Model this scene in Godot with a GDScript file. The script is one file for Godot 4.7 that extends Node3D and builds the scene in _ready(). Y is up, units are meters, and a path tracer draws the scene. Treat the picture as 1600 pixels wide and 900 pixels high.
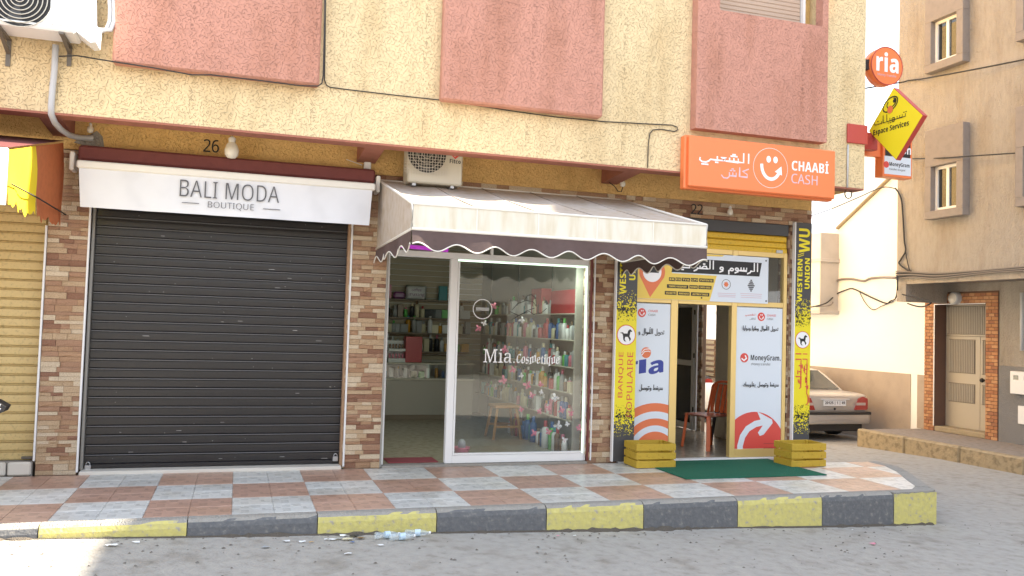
extends Node3D
# A corner building with three shops, the pavement before it and the street beside it.
# x runs along the shop fronts, y is up, z points from the shop fronts (z = 0) to the street. Pavement top is y = 0.

var M := {}
var cam_basis := Basis()
var cam_pos := Vector3(0, 1.5, 8.8)
var focal := 1327.2
var rng := RandomNumberGenerator.new()
var used := {}

class MB:
	var st := SurfaceTool.new()
	var sm := false
	func _init(smooth := false):
		sm = smooth
		st.begin(Mesh.PRIMITIVE_TRIANGLES)
		if sm:
			st.set_smooth_group(0)
	func tri(a, b, c):
		st.add_vertex(a)
		st.add_vertex(c)
		st.add_vertex(b)
	func quad(a, b, c, d):
		tri(a, b, c)
		tri(a, c, d)
	func face(pts, out):
		var n = (pts[1] - pts[0]).cross(pts[2] - pts[0])
		if n.dot(out) < 0:
			pts = pts.duplicate()
			pts.reverse()
		for i in range(1, pts.size() - 1):
			tri(pts[0], pts[i], pts[i + 1])
	func obox(xf: Transform3D, size: Vector3, b := 0.0):
		var h = size * 0.5
		b = minf(b, minf(h.x, minf(h.y, h.z)) * 0.9)
		var ax = [Vector3.RIGHT, Vector3.UP, Vector3.BACK]
		for i in 3:
			var u = (i + 1) % 3
			var v = (i + 2) % 3
			for s in [-1.0, 1.0]:
				var o = ax[i] * s * h[i]
				var p = []
				for q in [[-1, -1], [1, -1], [1, 1], [-1, 1]]:
					p.append(xf * (o + ax[u] * q[0] * (h[u] - b) + ax[v] * q[1] * (h[v] - b)))
				face(p, xf.basis * (ax[i] * s))
				if b > 0.0:
					for t in [-1.0, 1.0]:
						var a0 = ax[i] * s * h[i] + ax[u] * t * (h[u] - b)
						var a1 = ax[i] * s * (h[i] - b) + ax[u] * t * h[u]
						var w = ax[v] * (h[v] - b)
						face([xf * (a0 - w), xf * (a1 - w), xf * (a1 + w), xf * (a0 + w)], xf.basis * (ax[i] * s + ax[u] * t))
		if b > 0.0:
			for sx in [-1.0, 1.0]:
				for sy in [-1.0, 1.0]:
					for sz in [-1.0, 1.0]:
						var c = Vector3(sx * h.x, sy * h.y, sz * h.z)
						face([xf * (c - Vector3(0, sy * b, sz * b)), xf * (c - Vector3(sx * b, 0, sz * b)), xf * (c - Vector3(sx * b, sy * b, 0))], xf.basis * Vector3(sx, sy, sz))
	func box(lo: Vector3, hi: Vector3, b := 0.0):
		obox(Transform3D(Basis(), (lo + hi) * 0.5), (hi - lo).abs(), b)
	func bar(a: Vector3, b: Vector3, w: float, h: float, bev := 0.0, up := Vector3.UP):
		var d = (b - a).normalized()
		var s = up.cross(d)
		if s.length() < 0.01:
			s = Vector3.RIGHT.cross(d)
		s = s.normalized()
		obox(Transform3D(Basis(s, d.cross(s), d), (a + b) * 0.5), Vector3(w, h, (b - a).length()), bev)
	func prism(poly: PackedVector2Array, z0: float, z1: float, xf := Transform3D()):
		var idx = Geometry2D.triangulate_polygon(poly)
		for k in range(0, idx.size(), 3):
			var t = [poly[idx[k]], poly[idx[k + 1]], poly[idx[k + 2]]]
			face([xf * Vector3(t[0].x, t[0].y, z1), xf * Vector3(t[1].x, t[1].y, z1), xf * Vector3(t[2].x, t[2].y, z1)], xf.basis.z)
			if z1 > z0:
				face([xf * Vector3(t[0].x, t[0].y, z0), xf * Vector3(t[1].x, t[1].y, z0), xf * Vector3(t[2].x, t[2].y, z0)], -xf.basis.z)
		if z1 > z0:
			var ccw = not Geometry2D.is_polygon_clockwise(poly)
			for k in poly.size():
				var p = poly[k]
				var q = poly[(k + 1) % poly.size()]
				var n = Vector2(q.y - p.y, p.x - q.x) * (1.0 if ccw else -1.0)
				face([xf * Vector3(p.x, p.y, z0), xf * Vector3(q.x, q.y, z0), xf * Vector3(q.x, q.y, z1), xf * Vector3(p.x, p.y, z1)], xf.basis * Vector3(n.x, n.y, 0))
	func tube(path: Array, r, n := 8, closed := false):
		var rings = []
		var last = Vector3.UP
		for i in path.size():
			var a = path[maxi(i - 1, 0)]
			var b = path[mini(i + 1, path.size() - 1)]
			if closed:
				a = path[(i - 1 + path.size()) % path.size()]
				b = path[(i + 1) % path.size()]
			var d = (b - a).normalized()
			var s = last - d * last.dot(d)
			if s.length() < 0.05:
				s = Vector3.RIGHT - d * d.x
				if s.length() < 0.05:
					s = Vector3.BACK - d * d.z
			s = s.normalized()
			last = s
			var t = d.cross(s)
			var ring = []
			var rr = r[i] if r is Array else r
			for k in n:
				var an = TAU * k / n
				ring.append(path[i] + (s * cos(an) + t * sin(an)) * rr)
			rings.append(ring)
		var m = rings.size() if closed else rings.size() - 1
		for i in m:
			var A = rings[i]
			var B = rings[(i + 1) % rings.size()]
			for k in n:
				quad(A[k], A[(k + 1) % n], B[(k + 1) % n], B[k])
		if not closed:
			face(rings[0], path[0] - path[1])
			face(rings[-1], path[-1] - path[-2])
	func lathe(prof: Array, n := 16, xf := Transform3D()):
		for i in prof.size() - 1:
			for k in n:
				var a0 = TAU * k / n
				var a1 = TAU * (k + 1) / n
				var p = prof[i]
				var q = prof[i + 1]
				var A = xf * Vector3(p.x * cos(a0), p.y, p.x * sin(a0))
				var B = xf * Vector3(p.x * cos(a1), p.y, p.x * sin(a1))
				var C = xf * Vector3(q.x * cos(a1), q.y, q.x * sin(a1))
				var D = xf * Vector3(q.x * cos(a0), q.y, q.x * sin(a0))
				if p.x < 1e-6:
					tri(A, D, C)
				elif q.x < 1e-6:
					tri(A, D, B)
				else:
					quad(A, D, C, B)
	func strip(pts: Array, w: float, z: float, xf := Transform3D()):
		# a flat stroke of width w along 2-D points
		var L = []
		var R = []
		for i in pts.size():
			var a = pts[maxi(i - 1, 0)]
			var b = pts[mini(i + 1, pts.size() - 1)]
			var closed = pts[0].distance_to(pts[-1]) < 1e-5 and pts.size() > 3
			if closed and (i == 0 or i == pts.size() - 1):
				a = pts[-2]
				b = pts[1]
			var d = (b - a).normalized()
			var nrm = Vector2(-d.y, d.x)
			var k = 1.0
			if i > 0 and i < pts.size() - 1:
				var d0 = (pts[i] - pts[i - 1]).normalized()
				k = 1.0 / maxf(0.6, absf(Vector2(-d0.y, d0.x).dot(nrm)))
			var e = Vector2.ZERO
			if not closed and i == 0:
				e = -d * w * 0.3
			elif not closed and i == pts.size() - 1:
				e = d * w * 0.3
			L.append(pts[i] + e + nrm * w * 0.5 * k)
			R.append(pts[i] + e - nrm * w * 0.5 * k)
		for i in pts.size() - 1:
			face([xf * Vector3(L[i].x, L[i].y, z), xf * Vector3(R[i].x, R[i].y, z), xf * Vector3(R[i + 1].x, R[i + 1].y, z), xf * Vector3(L[i + 1].x, L[i + 1].y, z)], xf.basis.z)
	func done() -> Mesh:
		if sm:
			st.generate_normals()
		return st.commit()

# ---------------------------------------------------------------- helpers
func px(u: float, v: float, axis: int, value: float) -> Vector3:
	# the point where the line of sight through a photograph pixel meets the plane on which a thing stands or hangs
	var d = -cam_basis.z + cam_basis.x * ((u - 800.0) / focal) - cam_basis.y * ((v - 450.0) / focal)
	return cam_pos + d * ((value - cam_pos[axis]) / d[axis])

func numbered(called: String) -> String:
	if not used.has(called):
		used[called] = 0
		return called
	used[called] += 1
	return "%s_%03d" % [called, used[called]]

func thing(called, label, category, at := Vector3.ZERO, group := "") -> Node3D:
	var o := Node3D.new()
	o.name = numbered(called)
	add_child(o)
	o.position = at
	o.set_meta("label", label)
	o.set_meta("category", category)
	if group:
		o.set_meta("group", group)
	return o

func struct(called, mesh, m) -> MeshInstance3D:
	var o := MeshInstance3D.new()
	o.name = numbered(called)
	o.mesh = mesh
	o.material_override = m
	add_child(o)
	o.set_meta("kind", "structure")
	return o

func one(called, mesh, m, label, category, group := "") -> MeshInstance3D:
	var o := MeshInstance3D.new()
	o.name = numbered(called)
	o.mesh = mesh
	o.material_override = m
	add_child(o)
	o.set_meta("label", label)
	o.set_meta("category", category)
	if group:
		o.set_meta("group", group)
	return o

# a part whose mesh is given in world coordinates
func part(parent: Node3D, called: String, mesh: Mesh, m: Material, label := "") -> MeshInstance3D:
	var o := MeshInstance3D.new()
	o.name = called
	o.mesh = mesh
	o.material_override = m
	parent.add_child(o, true)
	var off = Vector3.ZERO
	var p = parent
	while p != self:
		off += p.position
		p = p.get_parent()
	o.position = -off
	if label:
		o.set_meta("label", label)
	return o

# a part placed by its own transform (world coordinates), sharing a unit mesh
func piece(parent: Node3D, called: String, mesh: Mesh, m: Material, xf: Transform3D) -> MeshInstance3D:
	var o := MeshInstance3D.new()
	o.name = called
	o.mesh = mesh
	o.material_override = m
	parent.add_child(o, true)
	var off = Vector3.ZERO
	var p = parent
	while p != self:
		off += p.position
		p = p.get_parent()
	xf.origin -= off
	o.transform = xf
	return o

func bx(lo: Vector3, hi: Vector3, b := 0.0) -> Mesh:
	var m = MB.new()
	m.box(lo, hi, b)
	return m.done()

func tb(path: Array, r, n := 8) -> Mesh:
	var m = MB.new(true)
	m.tube(path, r, n)
	return m.done()

func lin(r, g, b) -> Color:
	return Color(r, g, b).linear_to_srgb()

func mat(called, r, g, b, rough := 0.7, metal := 0.0) -> StandardMaterial3D:
	var m := StandardMaterial3D.new()
	m.resource_name = called
	m.albedo_color = lin(r, g, b)
	m.roughness = rough
	m.metallic = metal
	M[called] = m
	return m

func noise(freq, seed_, type := FastNoiseLite.TYPE_SIMPLEX_SMOOTH, fractal := FastNoiseLite.FRACTAL_FBM, oct := 4, warp := 0.0) -> FastNoiseLite:
	var n := FastNoiseLite.new()
	n.seed = seed_
	n.noise_type = type
	n.frequency = freq
	n.fractal_type = fractal
	n.fractal_octaves = oct
	if warp > 0.0:
		n.domain_warp_enabled = true
		n.domain_warp_amplitude = warp
		n.domain_warp_frequency = freq * 0.8
	return n

func ntex(n: FastNoiseLite, size := 512, ramp := []) -> NoiseTexture2D:
	var t := NoiseTexture2D.new()
	t.width = size
	t.height = size
	t.seamless = true
	t.seamless_blend_skirt = 0.15
	t.noise = n
	if ramp.size() > 0:
		var g := Gradient.new()
		var offs = PackedFloat32Array()
		var cols = PackedColorArray()
		for r in ramp:
			offs.append(r[0])
			cols.append(r[1])
		g.offsets = offs
		g.colors = cols
		t.color_ramp = g
	return t

func tri_map(m: StandardMaterial3D, albedo: Texture2D, height: Texture2D, scale: float, relief: float, rough: Texture2D = null):
	m.uv1_triplanar = true
	m.uv1_world_triplanar = true
	m.uv1_triplanar_sharpness = 8.0
	m.uv1_scale = Vector3.ONE * scale
	if albedo:
		m.albedo_texture = albedo
	if height:
		m.heightmap_enabled = true
		m.heightmap_texture = height
		m.heightmap_scale = relief
	if rough:
		m.roughness_texture = rough

func grey(v) -> Color:
	return Color(v, v, v).linear_to_srgb()

var fonts := {}
func font(kind: String) -> Font:
	if fonts.has(kind):
		return fonts[kind]
	var f := SystemFont.new()
	f.font_names = PackedStringArray(["Droid Serif" if kind.begins_with("serif") else "Droid Sans"])
	if kind.contains("bold"):
		f.font_weight = 700
	var out: Font = f
	if kind.contains("thin") or kind.contains("slant") or kind.contains("heavy"):
		var v := FontVariation.new()
		v.base_font = f
		if kind.contains("thin"):
			v.variation_embolden = -0.3
		if kind.contains("heavy"):
			v.variation_embolden = 0.3
		if kind.contains("slant"):
			v.variation_transform = Transform2D(Vector2(1, 0), Vector2(0.3, 1), Vector2.ZERO)
		out = v
	fonts[kind] = out
	return out

# lettering centred at a point, fitted to a width and a height, in the plane given by basis
func txt(parent: Node3D, s: String, kind: String, at: Vector3, w: float, h: float, m: Material, basis := Basis(), depth := 0.001, called := "lettering") -> MeshInstance3D:
	var t := TextMesh.new()
	t.font = font(kind)
	t.text = s
	t.font_size = 48
	t.pixel_size = 0.01
	t.depth = maxf(depth, 0.0005) / maxf(h, 0.01) * 0.4
	t.curve_step = 1.0
	var bb = t.get_aabb()
	var sx = w / bb.size.x
	var sy = h / bb.size.y
	var c = bb.position + bb.size * 0.5
	var o := MeshInstance3D.new()
	o.name = called
	o.mesh = t
	o.material_override = m
	parent.add_child(o, true)
	var off = Vector3.ZERO
	var p = parent
	while p != self:
		off += p.position
		p = p.get_parent()
	var b = Basis(basis.x * sx, basis.y * sy, basis.z * (h / 0.4))
	o.transform = Transform3D(b, at - off - b * c)
	return o

# ---------------------------------------------------------------- Arabic lettering drawn with strokes
func circ(cx, cy, r, n := 10) -> Array:
	var a = []
	for i in n + 1:
		a.append(Vector2(cx + r * cos(TAU * i / n), cy + r * sin(TAU * i / n)))
	return a

func v2(list: Array) -> Array:
	var a = []
	for i in range(0, list.size(), 2):
		a.append(Vector2(list[i], list[i + 1]))
	return a

func glyph(c: String, jr: bool, jl: bool) -> Array:
	# [advance, strokes, dots]; the pen starts at x = 0 and moves to negative x; jr / jl: joined on the right / on the left
	match c:
		"ا", "أ":
			var d = [Vector2(-0.15, 1.45)] if c == "أ" else []
			if jr:
				return [0.36, [v2([0, 0, -0.2, 0, -0.2, 1.2])], d]
			return [0.34, [v2([-0.14, 0, -0.14, 1.2])], d]
		"ل":
			if jl:
				return [0.4, [v2([-0.15, 1.2, -0.15, 0, -0.42, 0])] + ([v2([0, 0, -0.15, 0])] if jr else []), []]
			return [0.85, [v2([-0.15, 1.2, -0.15, -0.1, -0.28, -0.34, -0.55, -0.36, -0.75, -0.1])] + ([v2([0, 0, -0.15, 0])] if jr else []), []]
		"ب", "ت", "ن", "ي", "ئ":
			var dd = {"ب": [Vector2(-0.2, -0.3)], "ت": [Vector2(-0.08, 0.72), Vector2(-0.32, 0.72)], "ن": [Vector2(-0.2, 0.72)], "ي": [Vector2(-0.08, -0.3), Vector2(-0.32, -0.3)], "ئ": [Vector2(-0.2, 0.8)]}[c]
			if jl:
				return [0.38, [v2([-0.16, 0.45, -0.16, 0, -0.4, 0])] + ([v2([0, 0, -0.16, 0])] if jr else []), dd]
			if c == "ي":
				return [1.05, [v2([0, 0.0, -0.25, 0.02, -0.33, -0.18, -0.55, -0.4, -0.82, -0.38, -0.98, -0.15, -0.95, 0.1])], [Vector2(-0.5, -0.68), Vector2(-0.75, -0.68)]]
			return [1.0, [v2([0, 0, -0.8, 0, -0.92, 0.12, -0.92, 0.4])] + ([] if jr else [v2([0, 0, -0.04, 0.35])]), [Vector2(-0.48, -0.3) if c == "ب" else Vector2(-0.48, 0.5)]]
		"س", "ش":
			var sd = [Vector2(-0.3, 0.7), Vector2(-0.56, 0.7), Vector2(-0.43, 0.92)] if c == "ش" else []
			if jl:
				return [0.92, [v2([-0.13, 0.42, -0.13, 0, -0.95, 0]), v2([-0.43, 0.42, -0.43, 0]), v2([-0.73, 0.42, -0.73, 0])] + ([v2([0, 0, -0.13, 0])] if jr else []), sd]
			return [1.45, [v2([-0.12, 0.42, -0.12, 0, -0.68, 0]), v2([-0.4, 0.42, -0.4, 0]), v2([-0.68, 0.42, -0.68, -0.12, -0.84, -0.36, -1.14, -0.36, -1.32, -0.02])], sd]
		"ع":
			return [0.5, [v2([0, 0, -0.22, 0.0, -0.04, 0.36, -0.42, 0.36, -0.24, 0.0, -0.52, 0])], []]
		"ك":
			if jl:
				return [0.55, [v2([-0.02, 1.1, -0.5, 0.72, -0.12, 0.38, -0.12, 0, -0.58, 0])], []]
			return [0.95, [v2([-0.1, 1.15, -0.1, 0, -0.78, 0, -0.86, 0.28]), v2([-0.3, 0.62, -0.5, 0.55, -0.32, 0.38, -0.52, 0.3])], []]
		"ر", "و":
			if c == "ر":
				return [0.45, [v2([0, 0.0 if jr else 0.32, -0.12, 0.02, -0.2, -0.22, -0.48, -0.4])], []]
			return [0.55, [circ(-0.26, 0.18, 0.17), v2([-0.1, 0.12, -0.13, -0.16, -0.46, -0.38])] + ([v2([0, 0, -0.12, 0])] if jr else []), []]
		"م":
			if jl:
				return [0.45, [v2([0, 0, -0.48, 0]), circ(-0.24, 0.13, 0.15)], []]
			return [0.62, [circ(-0.25, 0.1, 0.18), v2([-0.4, 0, -0.56, -0.08, -0.56, -0.6])], []]
		"ص", "ض", "ط":
			var st = [v2([0, 0, -0.95, 0]), v2([-0.66, 0.02, -0.38, 0.36, -0.12, 0.32, -0.06, 0.02])]
			if c == "ط":
				return [0.8, [v2([0, 0, -0.84, 0]), st[1], v2([-0.68, 1.15, -0.68, 0])], []]
			st.append(v2([-0.78, 0.32, -0.78, 0]))
			return [0.92, st, [Vector2(-0.36, 0.66)] if c == "ض" else []]
		"ح":
			return [0.72, [v2([0, 0, -0.75, 0]), v2([-0.62, 0.42, -0.28, 0.42, -0.06, 0.02])], []]
		"د":
			return [0.55, [v2([-0.12, 0.5, -0.06, 0.06, -0.16, 0, -0.46, 0])], []]
		"ف":
			return [0.48, [v2([0, 0, -0.5, 0]), circ(-0.24, 0.22, 0.16)], [Vector2(-0.24, 0.68)]]
		"ه":
			return [0.5, [v2([0, 0, -0.52, 0]), circ(-0.26, 0.2, 0.17), circ(-0.26, -0.16, 0.14)], []]
	return [0.35, [], []]

func arabic_mesh(word: String, width: float, height: float, weight: float, xf: Transform3D) -> Mesh:
	# word centred on the origin of xf; weight is the stroke width in glyph units
	var strokes = []
	var x := 0.0
	var no_left = "اأرود "
	for i in word.length():
		var c = word[i]
		if c == " ":
			x -= 0.45
			continue
		var jr = i > 0 and not no_left.contains(word[i - 1])
		var jl = i < word.length() - 1 and word[i + 1] != " " and not no_left.contains(c)
		var g = glyph(c, jr, jl)
		for s in g[1]:
			var t = []
			for p in s:
				t.append(p + Vector2(x, 0))
			strokes.append(t)
		for d in g[2]:
			strokes.append([d + Vector2(x - weight * 0.45, 0), d + Vector2(x + weight * 0.45, 0)])
		x -= g[0]
	var lo = Vector2(INF, INF)
	var hi = -lo
	for s in strokes:
		for p in s:
			lo = lo.min(p)
			hi = hi.max(p)
	var sc = Vector2(width / (hi.x - lo.x), height / (hi.y - lo.y))
	var mid = (lo + hi) * 0.5
	var m = MB.new()
	var z := 0.0
	for s in strokes:
		var t = []
		for p in s:
			t.append((p - mid) * sc)
		m.strip(t, weight * minf(sc.x, sc.y), z, xf)
		z += 0.0003
	return m.done()

func arabic(parent, word, at: Vector3, w, h, weight, m, basis := Basis()):
	return part(parent, "lettering", arabic_mesh(word, w, h, weight, Transform3D(basis, at)), m)

func _ready():
	# ------------------------------------------------ camera
	var yaw = 0.310872741
	var pitch = 0.0443777165
	var roll = 0.0300244432
	var fw = Vector3(sin(yaw) * cos(pitch), sin(pitch), -cos(yaw) * cos(pitch))
	var rt = Vector3(cos(yaw), 0, sin(yaw))
	var up = rt.cross(fw)
	var r2 = rt * cos(roll) + up * sin(roll)
	var u2 = up * cos(roll) - rt * sin(roll)
	cam_basis = Basis(r2, u2, -fw)
	var cam := Camera3D.new()
	cam.name = "camera"
	add_child(cam)
	cam.transform = Transform3D(cam_basis, cam_pos)
	cam.fov = rad_to_deg(2.0 * atan(450.0 / focal))
	cam.near = 0.05
	cam.far = 600.0
	cam.current = true
	# ------------------------------------------------ sky, sun, exposure
	var env := Environment.new()
	env.background_mode = Environment.BG_SKY
	var sky := Sky.new()
	var sm := ProceduralSkyMaterial.new()
	sm.sky_top_color = Color(0.73, 0.78, 0.85)
	sm.sky_horizon_color = Color(0.93, 0.925, 0.915)
	sm.sky_curve = 0.2
	sm.ground_bottom_color = Color(0.35, 0.33, 0.30)
	sm.ground_horizon_color = Color(0.75, 0.74, 0.72)
	sm.sky_energy_multiplier = 0.85
	sky.sky_material = sm
	env.sky = sky
	env.tonemap_mode = Environment.TONE_MAPPER_LINEAR
	env.tonemap_exposure = 5.0
	env.sdfgi_enabled = true
	env.ssao_enabled = true
	env.ssil_enabled = true
	var we := WorldEnvironment.new()
	we.name = "environment"
	we.environment = env
	add_child(we)
	var sun := DirectionalLight3D.new()
	sun.name = "sun"
	sun.light_energy = 1.6
	sun.light_color = Color(1.0, 0.95, 0.86)
	sun.light_angular_distance = 0.53
	sun.shadow_enabled = true
	add_child(sun)
	var to_sun = Vector3(cos(deg_to_rad(36.8)), sin(deg_to_rad(36.8)), -0.006).normalized()
	sun.look_at_from_position(Vector3.ZERO, -to_sun, Vector3.UP)
	rng.seed = 7
	make_materials()
	setting()
	main_building()
	shutter_shop()
	cosmetics_shop()
	cash_shop()
	fascia_things()
	side_street()
	litter()

# ---------------------------------------------------------------- materials
func make_materials():
	var worm = worm_texture(1024)
	var stain = ntex(noise(0.008, 6, FastNoiseLite.TYPE_SIMPLEX_SMOOTH, FastNoiseLite.FRACTAL_FBM, 6), 512, [[0.0, lin(0.80, 0.75, 0.69)], [0.3, lin(0.92, 0.90, 0.87)], [0.5, lin(1, 1, 1)], [1.0, lin(1, 1, 1)]])
	var blot = ntex(noise(0.012, 5, FastNoiseLite.TYPE_SIMPLEX_SMOOTH, FastNoiseLite.FRACTAL_FBM, 5), 512, [[0.0, grey(0.84)], [0.45, grey(0.94)], [1.0, grey(1.0)]])
	var fine = ntex(noise(0.12, 9, FastNoiseLite.TYPE_SIMPLEX_SMOOTH, FastNoiseLite.FRACTAL_FBM, 3), 512)
	var speck = ntex(noise(0.16, 11, FastNoiseLite.TYPE_SIMPLEX_SMOOTH, FastNoiseLite.FRACTAL_FBM, 3), 512, [[0.0, grey(0.5)], [0.5, grey(0.85)], [1.0, grey(1.0)]])
	tri_map(mat("yellow_stucco", 0.76, 0.60, 0.36, 0.92), blot, worm, 0.95, 2.2)
	tri_map(mat("red_stucco", 0.555, 0.275, 0.21, 0.92), blot, worm, 0.95, 1.9)
	tri_map(mat("ochre_stucco", 0.76, 0.50, 0.20, 0.92), blot, worm, 0.9, 2.4)
	tri_map(mat("red_trim", 0.36, 0.14, 0.095, 0.85), blot, fine, 1.0, 0.2)
	tri_map(mat("lintel_red", 0.17, 0.045, 0.04, 0.8), blot, fine, 1.0, 0.2)
	for k in ["yellow_stucco", "red_stucco", "ochre_stucco"]:
		stains(M[k], stain, 0.22)
		M[k].uv2_scale = Vector3(0.55, 0.13, 0.55)
	# ledge stones
	var stone_a = ntex(noise(0.035, 21, FastNoiseLite.TYPE_SIMPLEX_SMOOTH, FastNoiseLite.FRACTAL_FBM, 5, 12.0), 512, [[0.0, lin(0.62, 0.50, 0.42)], [0.5, lin(0.9, 0.86, 0.82)], [1.0, lin(1, 1, 1)]])
	var stone_h = ntex(noise(0.05, 22, FastNoiseLite.TYPE_SIMPLEX_SMOOTH, FastNoiseLite.FRACTAL_RIDGED, 4), 512)
	var sc = [[0.60, 0.45, 0.30], [0.46, 0.285, 0.19], [0.33, 0.18, 0.12], [0.72, 0.61, 0.46], [0.50, 0.32, 0.20]]
	for i in 5:
		var s = mat("ledge_stone_%s" % ["tan", "brown", "dark", "pale", "rust"][i], sc[i][0], sc[i][1], sc[i][2], 0.85)
		tri_map(s, stone_a, stone_h, 4.0, 0.6)
	mat("mortar", 0.30, 0.20, 0.14, 0.95)
	mat("white_trim", 0.72, 0.72, 0.73, 0.45)
	mat("marble_step", 0.62, 0.58, 0.52, 0.5)
	# pavement tiles
	var tile_im = relief_tile()
	var th = ImageTexture.create_from_image(tile_im)
	var ta = ImageTexture.create_from_image(tile_print(tile_im))
	var tdirt = ntex(noise(0.02, 31, FastNoiseLite.TYPE_SIMPLEX_SMOOTH, FastNoiseLite.FRACTAL_FBM, 5), 512, [[0.0, lin(0.66, 0.62, 0.58)], [0.4, lin(0.88, 0.86, 0.83)], [1.0, lin(1, 1, 1)]])
	var tc = [[0.54, 0.34, 0.26], [0.51, 0.32, 0.245], [0.57, 0.365, 0.275], [0.69, 0.685, 0.66], [0.65, 0.648, 0.63], [0.72, 0.71, 0.68]]
	for i in 6:
		var t = mat(["brown_tile", "brown_tile_dark", "brown_tile_light", "white_tile", "white_tile_grey", "white_tile_pale"][i], tc[i][0], tc[i][1], tc[i][2], 0.34)
		tri_map(t, ta, th, 1.0, 0.0)
		t.uv1_scale = Vector3.ONE * 3.17
		t.heightmap_scale = 0.35
		t.metallic_specular = 0.5
		stains(t, stain, 0.35)
	var conc_h = ntex(noise(0.06, 41, FastNoiseLite.TYPE_SIMPLEX_SMOOTH, FastNoiseLite.FRACTAL_FBM, 5), 512)
	tri_map(mat("concrete", 0.33, 0.31, 0.28, 0.95), blot, conc_h, 1.5, 1.0)
	var ky = ntex(noise(0.014, 43, FastNoiseLite.TYPE_SIMPLEX_SMOOTH, FastNoiseLite.FRACTAL_FBM, 6), 1024, [[0.0, lin(0.36, 0.33, 0.27)], [0.16, lin(0.38, 0.34, 0.26)], [0.24, lin(0.50, 0.44, 0.18)], [0.60, lin(0.56, 0.495, 0.16)], [1.0, lin(0.60, 0.54, 0.23)]])
	tri_map(mat("kerb_yellow", 1, 1, 1, 0.8), ky, conc_h, 0.9, 0.3)
	var kb = ntex(noise(0.014, 44, FastNoiseLite.TYPE_SIMPLEX_SMOOTH, FastNoiseLite.FRACTAL_FBM, 6), 1024, [[0.0, lin(0.28, 0.26, 0.235)], [0.15, lin(0.21, 0.2, 0.19)], [0.27, lin(0.145, 0.145, 0.148)], [0.7, lin(0.115, 0.117, 0.124)], [1.0, lin(0.19, 0.185, 0.185)]])
	tri_map(mat("kerb_black", 1, 1, 1, 0.85), kb, conc_h, 0.9, 0.3)
	# road: worn grey asphalt covered with pale dust
	var ra = ntex(noise(0.012, 51, FastNoiseLite.TYPE_SIMPLEX_SMOOTH, FastNoiseLite.FRACTAL_FBM, 7), 2048, [[0.0, lin(0.26, 0.235, 0.205)], [0.30, lin(0.335, 0.315, 0.288)], [0.52, lin(0.355, 0.335, 0.308)], [0.75, lin(0.375, 0.352, 0.32)], [1.0, lin(0.43, 0.395, 0.35)]])
	var rh = ntex(noise(0.10, 52, FastNoiseLite.TYPE_SIMPLEX_SMOOTH, FastNoiseLite.FRACTAL_FBM, 5), 1024)
	tri_map(mat("asphalt", 1, 1, 1, 0.95), ra, rh, 0.31, 0.6)
	stains(M.asphalt, ntex(noise(0.012, 57, FastNoiseLite.TYPE_SIMPLEX_SMOOTH, FastNoiseLite.FRACTAL_FBM, 6), 1024, [[0.0, lin(0.66, 0.63, 0.59)], [0.22, lin(0.84, 0.82, 0.79)], [0.38, lin(0.97, 0.965, 0.955)], [1.0, lin(1, 1, 1)]]), 0.16)
	tri_map(mat("grey_pavers", 0.30, 0.255, 0.22, 0.9), tdirt, conc_h, 0.8, 1.0)
	tri_map(mat("ochre_kerb", 0.40, 0.31, 0.19, 0.95), ntex(noise(0.02, 55, FastNoiseLite.TYPE_SIMPLEX_SMOOTH, FastNoiseLite.FRACTAL_FBM, 6), 512, [[0.0, grey(0.45)], [0.5, grey(0.85)], [1.0, grey(1.0)]]), conc_h, 0.7, 0.5)
	tri_map(mat("soil", 0.3, 0.25, 0.19, 1.0), blot, conc_h, 0.3, 1.0)
	# paints, metal, plastic, fabric
	var scuff = ntex(noise(0.03, 61, FastNoiseLite.TYPE_SIMPLEX_SMOOTH, FastNoiseLite.FRACTAL_FBM, 6), 1024, [[0.0, grey(1.0)], [0.62, grey(0.95)], [0.78, grey(0.78)], [1.0, grey(0.6)]])
	tri_map(mat("black_shutter", 0.019, 0.0175, 0.019, 0.32), scuff, fine, 0.8, 0.12)
	tri_map(mat("yellow_shutter", 0.58, 0.43, 0.19, 0.5), scuff, fine, 0.8, 0.15)
	tri_map(mat("bright_yellow", 0.70, 0.44, 0.02, 0.45), scuff, null, 0.8, 0)
	mat("painted_glint", 0.15, 0.15, 0.16, 0.35)  # lighter grey for the highlight lines painted on the black slats
	mat("slat_line_yellow", 0.30, 0.20, 0.08, 0.6)  # darker line colour for yellow slats, not used
	mat("rail", 0.30, 0.29, 0.27, 0.5, 0.3)
	mat("dark", 0.02, 0.02, 0.022, 0.6)
	mat("dark_grey", 0.06, 0.06, 0.065, 0.5)
	mat("steel", 0.45, 0.45, 0.46, 0.4, 0.7)
	mat("bracket", 0.16, 0.14, 0.12, 0.5, 0.4)
	mat("white_alu", 0.78, 0.78, 0.79, 0.35)
	mat("cream_alu", 0.60, 0.56, 0.48, 0.4)
	var gold = mat("gold_alu", 0.72, 0.52, 0.20, 0.32, 0.35)
	gold.metallic_specular = 0.6
	mat("white_plastic", 0.80, 0.81, 0.82, 0.45)
	mat("aged_plastic", 0.60, 0.56, 0.46, 0.55)
	mat("grey_plastic", 0.50, 0.51, 0.53, 0.5)
	tri_map(mat("white_vinyl", 0.70, 0.705, 0.74, 0.5), ntex(noise(0.008, 71, FastNoiseLite.TYPE_SIMPLEX_SMOOTH, FastNoiseLite.FRACTAL_FBM, 3), 512, [[0.0, grey(0.88)], [0.5, grey(0.97)], [1.0, grey(1.0)]]), null, 0.6, 0)
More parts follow.
